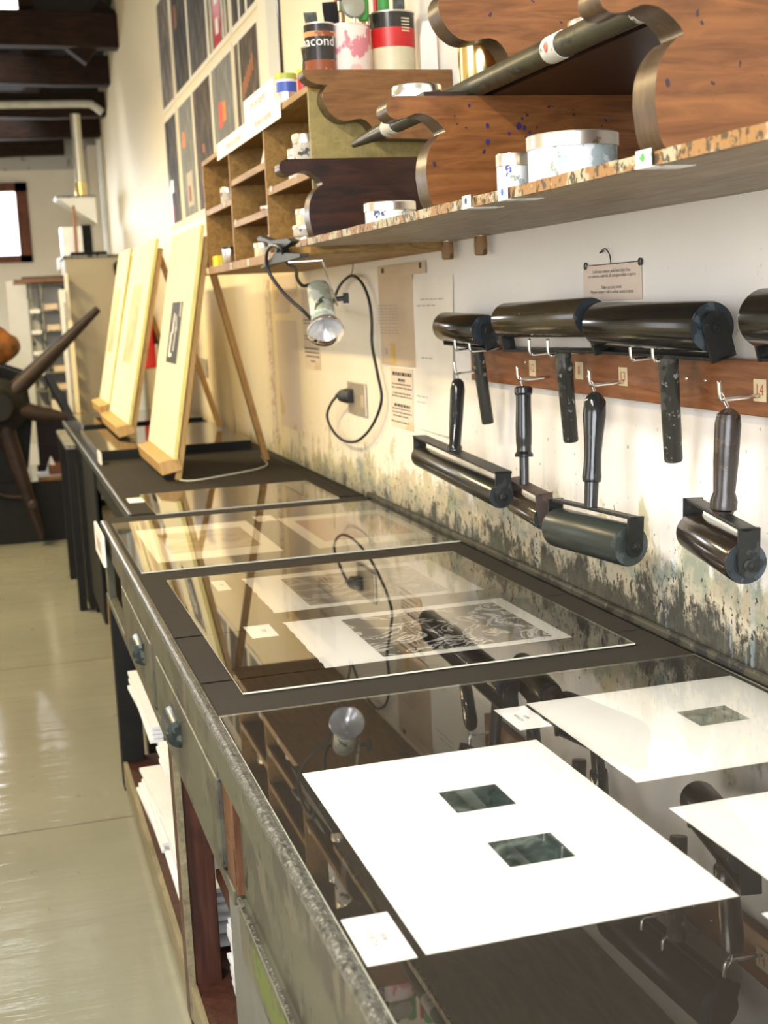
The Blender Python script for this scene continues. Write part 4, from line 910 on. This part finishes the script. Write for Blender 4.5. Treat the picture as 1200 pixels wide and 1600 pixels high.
notice(3.84, 4.07, 1.150, 1.338, 'paper_old', 'small printed notice with bold heading lines below the yellowed sleeve', [(.90, .08, .95, .011, 1), (.80, .35, .65, .009, 1), (.73, .05, .9, .004, 1), (.67, .05, .95, .004, 1), (.58, .1, .9, .004, 1), (.53, .05, .95, .004, 1), (.38, .15, .9, .009, 1), (.32, .05, .9, .004, 1), (.26, .05, .95, .004, 1), (.20, .1, .8, .004, 1), (.1, .0, .8, .004, 1)], skew=.02)
notice(5.02, 5.28, 1.292, 1.60, 'paper_old', 'narrow brownish printed notice behind the clip lamp', [(.62, .05, .95, .005, 1), (.58, .05, .9, .004, 1), (.42, .05, .9, .004, 1), (.38, .05, .95, .004, 1), (.26, .05, .95, .006, 1), (.21, .05, .95, .006, 1), (.16, .1, .95, .006, 1), (.10, .4, .7, .005, 1)])
notice(5.36, 5.85, 1.510, 1.668, 'paper_old', 'blank curling beige sheet under the cabinet beside the red-stained strip', [], curl=-.02)
notice(5.92, 6.02, .95, 1.66, 'stain_strip', 'tall thin strip of paper with red stains on the wall behind the easels', [])
notice(5.40, 5.82, 1.02, 1.48, 'paper_old', 'faint beige sheet hanging below the curling sheet', [])
mb = MB().box(W-.0035, W-.002, 2.35, 2.61, 1.526, 1.599, 0)
for (t_, z, s_) in (('I rulli vanno sempre puliti bene dopo l\'uso,', 1.584, .0105), ('con solvente e petrolio, da asciugare subito e riporre', 1.575, .0105), ('Pulire con cura i bordi', 1.552, .0105), ('Mettere sempre i rulli in ordine, manici in basso', 1.543, .0105)):
    mb.text(t_, s_*.95, (W-.0038, 2.478, z), (0, -1, 0), (0, 0, 1), 1)
mb.tube([(W-.004, 2.60, 1.597), (W-.004, 2.36, 1.598)], .001, 6, 1, 0)
r = mb.build('paper_notice', ['film_pink', 'ink'], label='small laminated instruction card hung on a wire above the upper rollers', cat='notice')
for y in (2.597, 2.352): MB().lathe((W-.002, y, 1.597), (-1, 0, 0), [(0, .0075), (.003, .0075), (.004, .003)], 16).build('pin', 'label_black', r)
MB().tube([(W-.004, 2.478, 1.598), (W-.006, 2.478, 1.615), (W-.010, 2.49, 1.628), (W-.012, 2.51, 1.621), (W-.004, 2.515, 1.623), (W+.004, 2.515, 1.627)], .0012, 6).build('hanging_wire', 'iron', r)
# wall socket, plug, second switch plate
r = root('wall_socket', (W-.004, 4.48, 1.165), 'square bronze wall socket plate above the bench', 'socket')
MB().box(W-.010, W-.001, 4.37, 4.60, 1.158, 1.270).build('plate', 'socket', r, bevel=.003)
MB().box(W-.011, W-.010, 4.39, 4.42, 1.19, 1.23).build('blank_cover', 'film', r)
r = root('switch_plate', (W-.004, 8.0, 1.15), 'small grey switch plate on the wall behind the nearest easel', 'switch')
MB().box(W-.010, W-.001, 7.86, 8.16, 1.145, 1.255).build('plate', 'socket', r, bevel=.003)

# ---------------------------------------------------------------- clip lamp
def px(x, y, z): return V((x, y, z))
LC = V((.845, 3.74, 1.655))
r = root('clip_lamp', (.83, 3.70, 1.67), 'clip lamp with a silvered bulb clamped to the cabinet edge', 'lamp')
# clamp: two jaws gripping the bottom board from the front
mb = MB()
mb.prism([(4.00, 1.746), (3.96, 1.750), (3.80, 1.728), (3.58, 1.722), (3.53, 1.712), (3.60, 1.704), (3.72, 1.700), (3.78, 1.706), (3.86, 1.728), (3.99, 1.738)], lambda p, t: V((t, p[0], p[1])), .782, .806)
mb.build('clamp_jaw', 'black_plastic', r, bevel=.002)
mb = MB()
mb.prism([(3.97, 1.656), (3.965, 1.662), (3.80, 1.682), (3.73, 1.700), (3.66, 1.688), (3.52, 1.680), (3.44, 1.676), (3.44, 1.668), (3.58, 1.664), (3.78, 1.664)], lambda p, t: V((t, p[0], p[1])), .782, .806)
mb.build('clamp_jaw', 'black_plastic', r, bevel=.002)
MB().cyl((.776, 3.71, 1.703), (.812, 3.71, 1.703), .013).build('clamp_spring', 'black_plastic', r)
# thin steel strap
P0, P1, P2 = V((.790, 3.62, 1.6605)), V((.880, 3.60, 1.6615)), V((.968, 3.81, 1.540))
mb = MB(); mb.obox(P0, P1, .014, .0016, (0, 1, 0)); mb.obox(P1, P2, .013, .0016, (0, 1, 0))
mb.build('bracket_strap', 'steel', r)
# lampholder and bulb, tilted towards the camera
K = 1.174
A = V((.939, 3.909, 1.597)); Bp = V((.912, 3.722, 1.441)); d = (Bp-A).normalized()
KP = lambda P: [(a*K, b*K) for a, b in P]
MB().lathe(A, d, KP([(0, .010), (.003, .022), (.010, .0285), (.060, .030), (.125, .031), (.128, .028)]), 30).build('lampholder', 'lamp_body', r)
Bc = A+d*.126*K
bl = MB().lathe(Bc, d, KP([(0, .024), (.010, .027), (.026, .037), (.042, .0445), (.049, .046), (.052, .0445)]), 40, 0, caps=False).lathe(Bc, d, KP([(.052, .0445), (.0515, .042), (.030, .024), (.020, .006), (.019, .001)]), 40, 1, caps=False)
bl.build('bulb', ['bulb', 'bulb_face'], r)
MB().lathe(Bc, d, KP([(.0525, .0445), (.058, .036), (.062, .020), (.063, .001)]), 36, 0, caps=False).build('bulb_glass', 'pane', r)
MB().cyl((.962, 3.80, 1.556), (.988, 3.79, 1.558), .007).obox((.990, 3.786, 1.543), (.990, 3.786, 1.573), .014, .014, (1, 0, 0)).build('wing_nut', 'black_plastic', r)
mb = MB().tube([A-d*.002, A-d*.02, (.905, 3.95, 1.600), (.875, 3.90, 1.622), (.85, 3.80, 1.645), (.805, 3.70, 1.662), (.775, 3.64, 1.70), (.772, 3.74, 1.712), (.776, 3.84, 1.69), (.785, 3.86, 1.64), (.82, 3.82, 1.575), (.86, 3.79, 1.53), (.89, 3.82, 1.505), (.93, 3.95, 1.495)], .0052, 8)
mb.build('cable', 'cable', r, label='black cable looping through the clamp')
mb = MB().tube([(.93, 3.95, 1.495), (1.0, 4.12, 1.495), (1.10, 4.42, 1.505), (1.155, 4.62, 1.525), (1.168, 4.63, 1.56), (1.17, 4.54, 1.606), (1.172, 4.397, 1.632), (1.175, 4.29, 1.610), (1.178, 4.22, 1.557), (1.18, 4.20, 1.486), (1.18, 4.21, 1.404), (1.18, 4.16, 1.31), (1.18, 4.13, 1.23), (1.175, 4.24, 1.14), (1.170, 4.42, 1.075), (1.170, 4.62, 1.06), (1.168, 4.76, 1.085), (1.160, 4.80, 1.135), (1.155, 4.70, 1.190), (1.150, 4.585, 1.222)], .0050, 8)
mb.build('power_cord', 'cable', r, label='black power cord hanging in a loop from a wire down to the wall socket')
MB().lathe((1.150, 4.60, 1.222), (.45, -1, 0), [(0, .007), (.015, .010), (.03, .022), (.06, .026), (.09, .024), (.092, .018)], 24).build('power_plug', 'black_plastic', r)
MB().tube([(W, 4.38, 1.675), (W-.02, 4.39, 1.672), (W-.022, 4.395, 1.655), (W-.028, 4.397, 1.637)], .0012, 6).build('wire_hook', 'iron', label='thin wire holding up the black power cord below the cabinet', cat='hook')
# ---------------------------------------------------------------- roller rail, hooks and rollers
r = root('hook_rail', (1.19, 2.0, 1.333), 'reddish brown wooden rail screwed to the wall, carrying the rollers', 'rail')
MB().box(1.178, 1.199, .90, 3.27, 1.333, 1.424).build('board', 'rail', r, bevel=.002)
for k, (y, z) in enumerate(((1.85, 1.402), (2.145, 1.385), (2.08, 1.384), (2.56, 1.372), (2.9, 1.39), (3.2, 1.38))): MB().lathe((1.178, y, z), (-1, 0, 0), [(0, .0035), (.001, .003)], 12).build('screw', 'steel', r)
for k, (y, z, t_) in enumerate(((2.395, 1.378, '13'), (1.905, 1.376, '14'), (2.855, 1.378, '12'), (2.60, 1.382, '8'))):
    mb = MB().box(1.1765, 1.1778, y-.018, y+.018, z-.018, z+.018, 0)
    mb.text(t_, .026, (1.1762, y, z), (0, -1, 0), (0, 0, 1), 1)
    mb.build('number_tag', ['tag_paper', 'ink_red'], label='small yellowed paper tag on the rail, ' + {'13': 'above the bulging glossy handle', '14': 'above the dark wooden handle', '12': 'above the ribbed black handle', '8': 'beside the taped handle of the brownish roller'}[t_], cat='tag')
def hook(y, z, x=1.098, hgt=.034, label='', sy=0):
    mb = MB().tube([(1.178, y, z+.002), (x+.012, y, z), (x+.003, y, z+.001), (x, y, z+.008), (x-.001, y, z+hgt)], .0035, 8, 0, 4)
    mb.build('steel_hook', 'steel', label=label, cat='hook', group='steel hooks on the rail')
HK = [(3.155, 1.4165, 'steel hook holding the farthest upper roller, far one of its pair'), (3.05, 1.4165, 'steel hook holding the farthest upper roller, near one of its pair'),
      (2.675, 1.4185, 'steel hook holding the middle upper roller, far one of its pair'), (2.575, 1.4185, 'steel hook holding the middle upper roller, near one of its pair'),
      (2.20, 1.4215, 'steel hook holding the longest upper roller, far one of its pair'), (2.115, 1.4215, 'steel hook holding the longest upper roller, near one of its pair')]
for y, z, l in HK: hook(y, z, label=l)
HL = [(3.185, 1.357, 'steel hook carrying the smooth black handle of the farthest lower roller'), (2.765, 1.360, 'steel hook carrying the ribbed black handle'), (2.392, 1.366, 'steel hook carrying the bulging glossy handle, beside the tag reading 13'), (1.905, 1.366, 'steel hook carrying the dark wooden handle, beside the tag reading 14')]
for y, z, l in HL: hook(y, z, x=1.105, hgt=.030, label=l)

def roller(P0, P1, R, H0, H1, hprof, label, mroll='rubber', mcap='cap', mfr='iron', mh='handle_black', barw=.026, gap=.008, armw=.030, sockets=0, loop=None, cap_h=None, group='ink rollers hanging on the wall', armround=True):
    P0, P1, H0, H1 = V(P0), V(P1), V(H0), V(H1)
    ax = (P1-P0).normalized(); L = (P1-P0).length; C = (P0+P1)/2
    up_ = (H0-C); up_ = (up_-ax*up_.dot(ax)); hb = up_.length; up_.normalize()
    side = ax.cross(up_).normalized()
    r = root('ink_roller', H1 if H1.z > H0.z else H0, label, 'ink roller', group)
    MB().lathe(P0, ax, [(0, R*.90), (.0, R*.96), (.005, R), (L-.005, R), (L, R*.96), (L, R*.90)], 40, 0, caps=False).build('drum', mroll, r)
    for p, s in ((P0, -1), (P1, 1)):
        MB().lathe(p, ax*s, [(-.002, R*.97), (.001, R*.95), (.001, R*.62), (-.001, R*.60), (-.001, R*.30), (.004, R*.26), (.006+gap, R*.22)], 32, 0, caps=False).build('end_plate', mcap, r)
    fr = MB(); t = .006
    bz = up_*hb
    A0 = P0-ax*(gap+t/2)+bz*1; A1 = P1+ax*(gap+t/2)+bz*1
    fr.obox(A0-ax*t/2, A1+ax*t/2, barw, t, side)
    for A in (A0, A1):
        lo = A-bz-up_*(armw*.30)
        # rounded arm plate
        w = armw/2; n = 8; pts = [(-w, hb+t/2), (w, hb+t/2)]+[(w*math.cos(a), -w*.2+w*math.sin(-abs(a))) for a in [math.pi*k/n for k in range(n+1)]]
        c0 = A-bz
        f = lambda p, tt: c0+side*p[0]+up_*p[1]+ax*tt
        fr.prism(pts, f, -t/2, t/2)
    fr.build('yoke', mfr, r, bevel=.0012)
    for A, s in ((A0, -1), (A1, 1)):
        MB().lathe(A-bz+ax*s*t/2, ax*s, [(0, .009), (.003, .009), (.004, .005), (.006, .004)], 14).build('axle_nut', mfr, r)
    hd = (H1-H0); HL_ = hd.length
    MB().lathe(H0, hd, [(q*HL_, w_) for q, w_ in hprof], 28).build('handle', mh, r)
    if loop is not None:
        lp = V(loop); mb = MB()
        e = H1; mb.tube([e-hd.normalized()*.004, e+(lp-e)*.4+V((0, .004, 0)), lp+V((0, .006, .002)), lp+V((0, 0, .006)), lp+V((0, -.006, .001)), e+(lp-e)*.35-V((0, .004, 0)), e-hd.normalized()*.004], .0011, 6)
        mb.build('hanging_wire', 'steel', r)
    return r
PIPE = [(0, .013), (.02, .0165), (.12, .0165), (.13, .0178), (.28, .0178), (.29, .0168), (.98, .0160), (1, .0150)]
# upper rollers: drum on top, handle down
roller((1.128, 3.310, 1.472), (1.112, 2.975, 1.466), .0375, (1.128, 3.085, 1.4265), (1.152, 3.09, 1.236), [(0, .012), (.02, .0155), (.98, .0150), (1, .014)], 'glossy black ink roller with its handle down, farthest of the upper row', mroll='rubber', mh='handle_inky')
roller((1.105, 2.825, 1.490), (1.122, 2.415, 1.496), .0385, (1.126, 2.565, 1.4285), (1.150, 2.59, 1.236), PIPE, 'brownish black ink roller with its taped handle down, middle of the upper row', mroll='rubber_brown', mh='handle_inky')
roller((1.105, 2.335, 1.483), (1.118, 1.950, 1.480), .0420, (1.126, 2.115, 1.4315), (1.150, 2.145, 1.240), [(0, .014), (.02, .0185), (.12, .0185), (.13, .0175), (.98, .0165), (1, .0155)], 'longest glossy black ink roller of the upper row, second from the camera', mroll='rubber', mh='handle_inky', armw=.046)
roller((1.105, 1.780, 1.495), (1.118, 1.40, 1.492), .0440, (1.126, 1.60, 1.434), (1.150, 1.66, 1.25), [(0, .014), (.02, .0185), (.98, .0165), (1, .0155)], 'glossy black ink roller of the upper row cut off by the picture edge', mroll='rubber', mh='handle_inky')
hook(1.70, 1.424, label='steel hook of the upper roller cut by the picture edge, far one'); hook(1.62, 1.424, label='steel hook of the upper roller cut by the picture edge, near one')
# lower rollers: handle up
roller((1.105, 3.500, 1.118), (1.055, 2.760, 1.106), .0290, (1.083, 3.150, 1.166), (1.112, 3.185, 1.345), [(0, .018), (.06, .019), (.10, .0150), (.5, .0175), (.85, .0185), (.95, .0150), (.99, .008), (1, .003)], 'long thin ink roller with smooth black handle, farthest of the lower row', mroll='rubber2', mh='handle_black', barw=.040, loop=(1.108, 3.185, 1.362), armw=.036)
roller((1.118, 2.830, 1.078), (1.085, 2.585, 1.078), .0265, (1.100, 2.735, 1.130), (1.115, 2.760, 1.345), [(0, .0105), (.28, .0105), (.285, .020), (.31, .021), (.34, .0165), (.40, .0165), (.42, .0175), (.60, .0182), (.80, .0168), (.91, .0168), (.93, .0200), (.98, .0200), (1, .016)], 'short brownish ink roller with a ribbed black handle in the lower row', mroll='rubber_brown', mfr='iron_rust', mh='handle_black', barw=.028, loop=(1.108, 2.762, 1.363), armw=.036)
roller((1.065, 2.475, 1.078), (1.108, 2.235, 1.074), .0400, (1.088, 2.365, 1.130), (1.115, 2.390, 1.352), [(0, .013), (.22, .014), (.225, .0175), (.27, .019), (.33, .0175), (.45, .0165), (.60, .0185), (.80, .0225), (.92, .0215), (.97, .015), (1, .006)], 'thick greenish black ink roller with a bulging glossy handle in the lower row', mroll='rubber_green', mh='handle_black', mcap='cap2', barw=.022, loop=(1.108, 2.392, 1.370), armw=.034)
roller((1.135, 2.045, 1.128), (1.078, 1.785, 1.124), .0340, (1.103, 1.895, 1.180), (1.118, 1.900, 1.352), [(0, .016), (.04, .017), (.06, .0215), (.14, .0220), (.22, .0175), (.5, .0200), (.85, .0210), (.94, .0185), (.98, .011), (1, .004)], 'black ink roller with a dark wooden handle at the near end of the lower row', mroll='rubber_streak', mh='handle_dark', barw=.026, loop=(1.108, 1.905, 1.372), armw=.034)
# two short pipes sticking down behind the shelf
for k, (y, lab) in enumerate(((3.40, 'short brown wooden handle end poking down below the shelf, nearer the cabinet'), (3.15, 'short brown wooden handle end poking down below the shelf, nearer the instruction card'))):
    r = root('hanging_handle', (1.172, y, 1.645), lab, 'handle')
    MB().lathe((1.172, y, 1.6915), (0, 0, -1), [(0, .015), (.02, .0165), (.044, .0155), (.047, .012)], 20).build('grip', 'pine_rough', r)
    MB().cyl((1.172, y, 1.6919), (1.172, y, 1.6911), .018, n=16).build('collar', 'tin_steel', r)

# ---------------------------------------------------------------- etching press at the end of the aisle
r = root('etching_press', (-.35, 9.6, 0), 'heavy black etching press with a large star wheel of dark wooden arms', 'press')
HC = V((.0, 9.30, .965)); HR = .93
mb = MB().lathe(HC+V((0, .10, 0)), (0, -1, 0), [(0, .10), (.02, .19), (.14, .19), (.17, .12), (.22, .09)], 32)
mb.build('hub', 'press_black', r)
for k, ang in enumerate((41, -14, -77, -135, 165, 100)):
    a = math.radians(ang); d = V((math.cos(a), 0, math.sin(a)))
    rr_ = HR if k != 1 else .55
    MB().lathe(HC+d*.12, d, [(0, .062), (.35*rr_, .052), (rr_*.9-.12, .030), (rr_-.12, .026), (rr_-.115, .018)], 20).build('wheel_arm', 'press_wood', r)
mb = MB()
mb.prism([(-1.3, 0), (.22, 0), (.22, .10), (.12, .30), (.18, .62), (.22, .86), (.20, 1.16), (.05, 1.22), (-.35, 1.24), (-1.3, 1.20)], XP, 9.52, 9.66)
mb.prism([(-1.3, 0), (.22, 0), (.22, .10), (.12, .30), (.18, .62), (.22, .86), (.20, 1.16), (.05, 1.22), (-.35, 1.24), (-1.3, 1.20)], XP, 10.3, 10.42)
mb.build('side_frame', 'press_black', r, bevel=.01)
MB().box(-1.2, .45, 9.48, 9.51, .0, .42).build('base_skirt', 'press_black', r)
MB().cyl((-.2, 9.66, 1.06), (-.2, 10.3, 1.06), .16, n=32).build('upper_drum', 'iron', r)
MB().box(-1.6, .1, 9.67, 10.29, .82, .87).build('bed', 'slotted', r)
MB().tube([(-.9, 9.47, .55), (-.2, 9.46, .42), (.0, 9.46, .34), (.16, 9.46, .32)], .018, 10).build('tie_rod', 'press_wood', r)
MB().obox((.36, 9.9, 1.12), (.50, 9.05, .76), .05, .045, (1, 0, 0)).build('pedal_lever', 'press_black', r)
MB().lathe((.165, 9.24, .30), (0, -1, 0), [(0, .02), (.02, .034), (.06, .034), (.07, .02)], 18).build('pedal_knob', 'press_wood', r)
r = root('leather_bag', (-.02, 9.42, 1.24), 'tan leather bag slumped on top of the press at the picture edge', 'bag')
mb = MB(); n = 20; rows = 12; vs = []; 
for j in range(rows+1):
    v = j/rows; zz = 1.235+.27*v; w = .21*math.sin(math.pi*min(1, .12+v*.80))**.7*(1.0 if v < .75 else .9); dd = .09*math.sin(math.pi*min(1, .15+v*.8))
    for i in range(n):
        a = 2*math.pi*i/n; q = 1+.05*math.sin(5*a+v*6); vs.append((-.03+w*math.cos(a)*q, 9.60+dd*math.sin(a)*q, zz))
fs = [[j*n+i, j*n+(i+1) % n, (j+1)*n+(i+1) % n, (j+1)*n+i] for j in range(rows) for i in range(n)]+[list(range(n))[::-1], [rows*n+i for i in range(n)]]
mb.add(vs, fs, 0, True).build('bag_body', 'leather', r)
MB().tube([(-.20, 9.55, 1.56), (-.14, 9.52, 1.72), (-.02, 9.52, 1.72), (.03, 9.55, 1.56)], .012, 8).build('strap', 'label_black', r)

# ---------------------------------------------------------------- far end: rack, boards, cabinet, duct
r = root('steel_rack', (.36, 10.95, 0), 'slotted grey steel rack with cream boxes at the end of the aisle', 'rack')
for x in (.305, .385, .575):
    for y in (10.80, 11.20): MB().box(x, x+.022, y, y+.022, 0, 1.80).build('post', 'slotted', r)
for z in (.62, .96, 1.10, 1.26, 1.42, 1.58, 1.78): MB().box(.30, .598, 10.79, 11.23, z, z+.012).build('shelf', 'slotted', r)
MB().box(.30, .598, 11.228, 11.234, .6, 1.8).build('back_panel', 'panel_pale', r)
nn = ['top', 'second', 'third', 'fourth', 'fifth']
for k, z in enumerate((1.592, 1.432, 1.272, 1.112, .972)):
    MB().box(.41+.012*k, .515+.006*k, 10.81, 11.1, z, z+.045).build('card_box', 'box_cream', label='small cream box on the %s shelf of the steel rack' % nn[k], cat='box', group='cream boxes in the steel rack', bevel=.002)
for k, z in enumerate((1.60, 1.44, 1.28, 1.12)):
    MB().box(.300, .375, 10.76, 10.785, z-.03, z).build('clamp_lamp', 'white_plastic', label='small white clip on the post of the steel rack, %s from the top' % nn[k], cat='clip', group='white clips on the rack post')
MB().box(.20, .600, 10.72, 11.24, 1.8005, 1.83).build('board_pile', 'bracket2', label='flat brown boards lying on top of the steel rack', cat='boards')
MB().box(.26, .59, 10.76, 11.2, 1.8305, 1.85).build('board_pile', 'edge_dark', label='thin dark board on top of the pile over the steel rack', cat='boards')
r = root('white_board', (.24, 11.6, 0), 'tall white board leaning behind the steel rack', 'board')
MB().box(.15, .36, 11.5, 11.53, .5, 1.84).box(.2, .22, 11.53, 11.7, 0, 1.8).build('panel', 'white_plastic', r)
for k, (x0, x1, z1, y, mt, nme) in enumerate(((.520, .570, 1.74, 10.60, 'white_plastic', 'nearest the rack boxes'), (.553, .562, 1.64, 10.55, 'slotted', 'the thin grey one'), (.572, .600, 1.86, 10.64, 'paper_pale', 'tallest one against the beige cabinet'), (.568, .600, 1.50, 10.50, 'paper_cream', 'shortest and cream-coloured'))):
    MB().obox((x0/2+x1/2, y, .80), (x0/2+x1/2, y+.05, z1), x1-x0, .012, (1, 0, 0)).build('stored_board', mt, label='narrow upright board stored beside the cabinet, %s' % nme, cat='board', group='boards stored beside the cabinet')
r = root('wooden_trestle', (.5, 10.55, 0), 'low wooden stand holding the upright boards', 'stand')
MB().box(.515, .62, 10.42, 10.72, .76, .80).build('top', 'pine_dark', r)
for x in (.52, .585):
    for y in (10.44, 10.68): MB().box(x, x+.03, y, y+.03, 0, .76).build('leg', 'pine_dark', r)
r = root('tall_cabinet', (.82, 11.3, 0), 'tall plain beige-grey cabinet at the end of the benches', 'cabinet')
MB().box(.605, 1.06, 11.0, 11.6, .05, 1.985).build('body', 'cabinet', r, bevel=.004)
MB().box(.590, 1.075, 10.98, 11.62, 1.985, 2.005).build('top_panel', 'slotted', r)
MB().box(.62, 1.05, 11.03, 11.57, 0, .05).build('plinth', 'black_wood', r)
MB().box(.66, .95, 11.1, 11.4, 2.0055, 2.035).build('cast_tray', 'press_black', label='flat black tray on top of the beige cabinet', cat='tray', bevel=.01)
MB().tube([(1.0, 10.995, 1.84), (.99, 10.95, 1.92), (1.03, 10.95, 1.93), (1.06, 10.96, 1.82), (1.05, 10.97, 1.70)], .014, 8).build('rubber_hose', 'cable', label='black hose looped beside the cabinet behind the easels', cat='hose')
r = root('fire_extinguisher', (1.12, 10.2, 1.15), 'red fire extinguisher on the wall between the easels', 'extinguisher')
MB().lathe((1.11, 10.2, 1.12), (0, 0, 1), [(0, .055), (.01, .062), (.38, .062), (.42, .045), (.44, .022)], 28).build('cylinder', 'redext', r)
MB().lathe((1.11, 10.2, 1.56), (0, 0, 1), [(0, .02), (.05, .02)], 16).build('valve', 'steel', r)
MB().tube([(1.11, 10.2, 1.60), (1.08, 10.13, 1.64), (1.05, 10.12, 1.5), (1.05, 10.13, 1.3)], .012, 8).build('hose', 'cable', r)
MB().box(1.046, 1.0475, 10.17, 10.23, 1.28, 1.40).build('label_band', 'white_plastic', r)
MB().box(1.17, 1.199, 10.15, 10.25, 1.3, 1.4).build('wall_bracket', 'iron', r)
r = root('extractor_hood', (.85, 12.7, 2.0), 'angled metal extractor hood with a pipe rising to the beams', 'hood')
MB().cyl((.895, 12.7, 2.58), (.895, 12.7, 3.32), .044, n=24).build('pipe', 'galv', r)
MB().cyl((.895, 12.7, 2.60), (.895, 12.7, 2.72), .052, n=24).build('pipe_collar', 'gold', r)
mb = MB(); mb.prism([(.66, 2.575), (1.0, 2.575), (1.0, 2.34)], XP, 12.5, 12.9); mb.build('hood', 'galv', r, bevel=.004)
MB().box(.655, 1.005, 12.48, 12.92, 2.575, 2.59).build('rim', 'slotted', r)
MB().tube([(.80, 12.45, 2.50), (.80, 12.45, 2.35), (.795, 12.45, 2.05)], .012, 8).build('gas_pipe', 'orange_dull', r, label='thin orange pipe')
MB().box(.86, .95, 12.6, 12.8, 2.06, 2.34).build('motor_box', 'press_black', r)
MB().box(.68, .86, 12.52, 12.78, 2.06, 2.32).build('duct_box', 'galv', r)
MB().box(.64, 1.02, 12.4, 12.95, 1.95, 2.055).build('shelf_plate', 'cabinet', r)
for s in (.66, .98): MB().box(s, s+.03, 12.42, 12.45, 0, 1.95).build('post', 'slotted', r)
MB().cyl((1.165, 13.6, 0), (1.165, 13.6, 3.2), .028, n=16).build('drain_pipe', 'white_plastic', label='glossy pale vertical pipe on the wall behind the tall cabinet', cat='pipe')
# low white worktable with crates, glimpsed behind the star wheel
r = root('low_table', (.28, 10.4, 0), 'low white-topped wooden table seen behind the star wheel', 'table')
MB().box(.235, .50, 10.05, 10.40, .36, .385).build('top', 'white_plastic', r)
MB().box(.235, .50, 10.04, 10.05, .29, .385).build('apron', 'pine_dark', r)
for x in (.24, .46):
    for y in (10.06, 10.36): MB().box(x, x+.035, y, y+.035, 0, .36).build('leg', 'pine_dark', r)
MB().box(.24, .48, 10.10, 10.39, .06, .08).build('shelf', 'pine_dark', r)
r = root('wooden_tray', (.39, 10.3, .385), 'small reddish wooden tray on the low white table', 'tray')
MB().box(.32, .47, 10.15, 10.35, .3855, .395).build('bottom', 'rail', r)
for a in ((.32, .47, 10.15, 10.158), (.32, .47, 10.342, 10.35), (.32, .328, 10.15, 10.35), (.462, .47, 10.15, 10.35)): MB().box(*a, .395, .455).build('side', 'rail', r)
MB().lathe((.345, 10.3, .3955), (0, 0, 1), [(0, .045), (.11, .004)], 4).build('folded_paper', 'white_plastic', label='white folded paper point standing in the small wooden tray', cat='paper')
r = root('crate', (.3, 10.2, .08), 'pale wooden crate of dark scraps under the low white table', 'crate')
for a in ((.26, .46, 10.12, 10.13, .0805, .10), (.26, .46, 10.12, 10.13, .25, .27), (.26, .275, 10.12, 10.13, .1, .25), (.445, .46, 10.12, 10.13, .1, .25), (.26, .46, 10.33, 10.34, .0805, .27), (.26, .27, 10.13, 10.33, .0805, .27), (.45, .46, 10.13, 10.33, .0805, .27), (.27, .45, 10.13, 10.33, .0805, .09)): MB().box(*a).build('slat', 'pine', r)
mb = MB(); rr_ = random.Random(3)
for k in range(14):
    c = V((rr_.uniform(.31, .41), rr_.uniform(10.18, 10.28), rr_.uniform(.12, .2))); d = V((rr_.uniform(-1, 1), rr_.uniform(-1, 1), rr_.uniform(-.5, .5))).normalized()*.05
    mb.obox(c-d, c+d, .04, .02)
mb.build('dark_scraps', 'label_black', label='dark scraps filling the pale wooden crate', cat='scraps', kind='stuff')
r = root('dark_chest', (.36, 11.0, 0), 'dark brown box behind the low white table', 'box')
MB().box(.27, .50, 10.75, 10.785, .40, .78).build('panel', 'bracket_dark', r)
MB().box(.25, .52, 10.73, 10.785, .0, .399).build('base', 'bracket_dark', r)
for k, (x0, x1, z0, z1) in enumerate(((.20, .26, .80, .90), (.28, .38, .79, .86), (.40, .48, .79, .90))):
    MB().box(x0, x1, 10.60+.02*k, 10.72, z0, z1).build('paper_bundle', 'paper_pale' if k != 1 else 'ink_soft', label='small pale bundle on the shelf above the dark box, %s' % ('nearest the press', 'in the middle', 'nearest the upright boards')[k], cat='bundle', bevel=.004)
MB().box(.17, .50, 10.56, 10.75, .775, .789).build('wall_shelf', 'slotted', label='grey shelf board carrying the pale bundles above the dark box', cat='shelf')
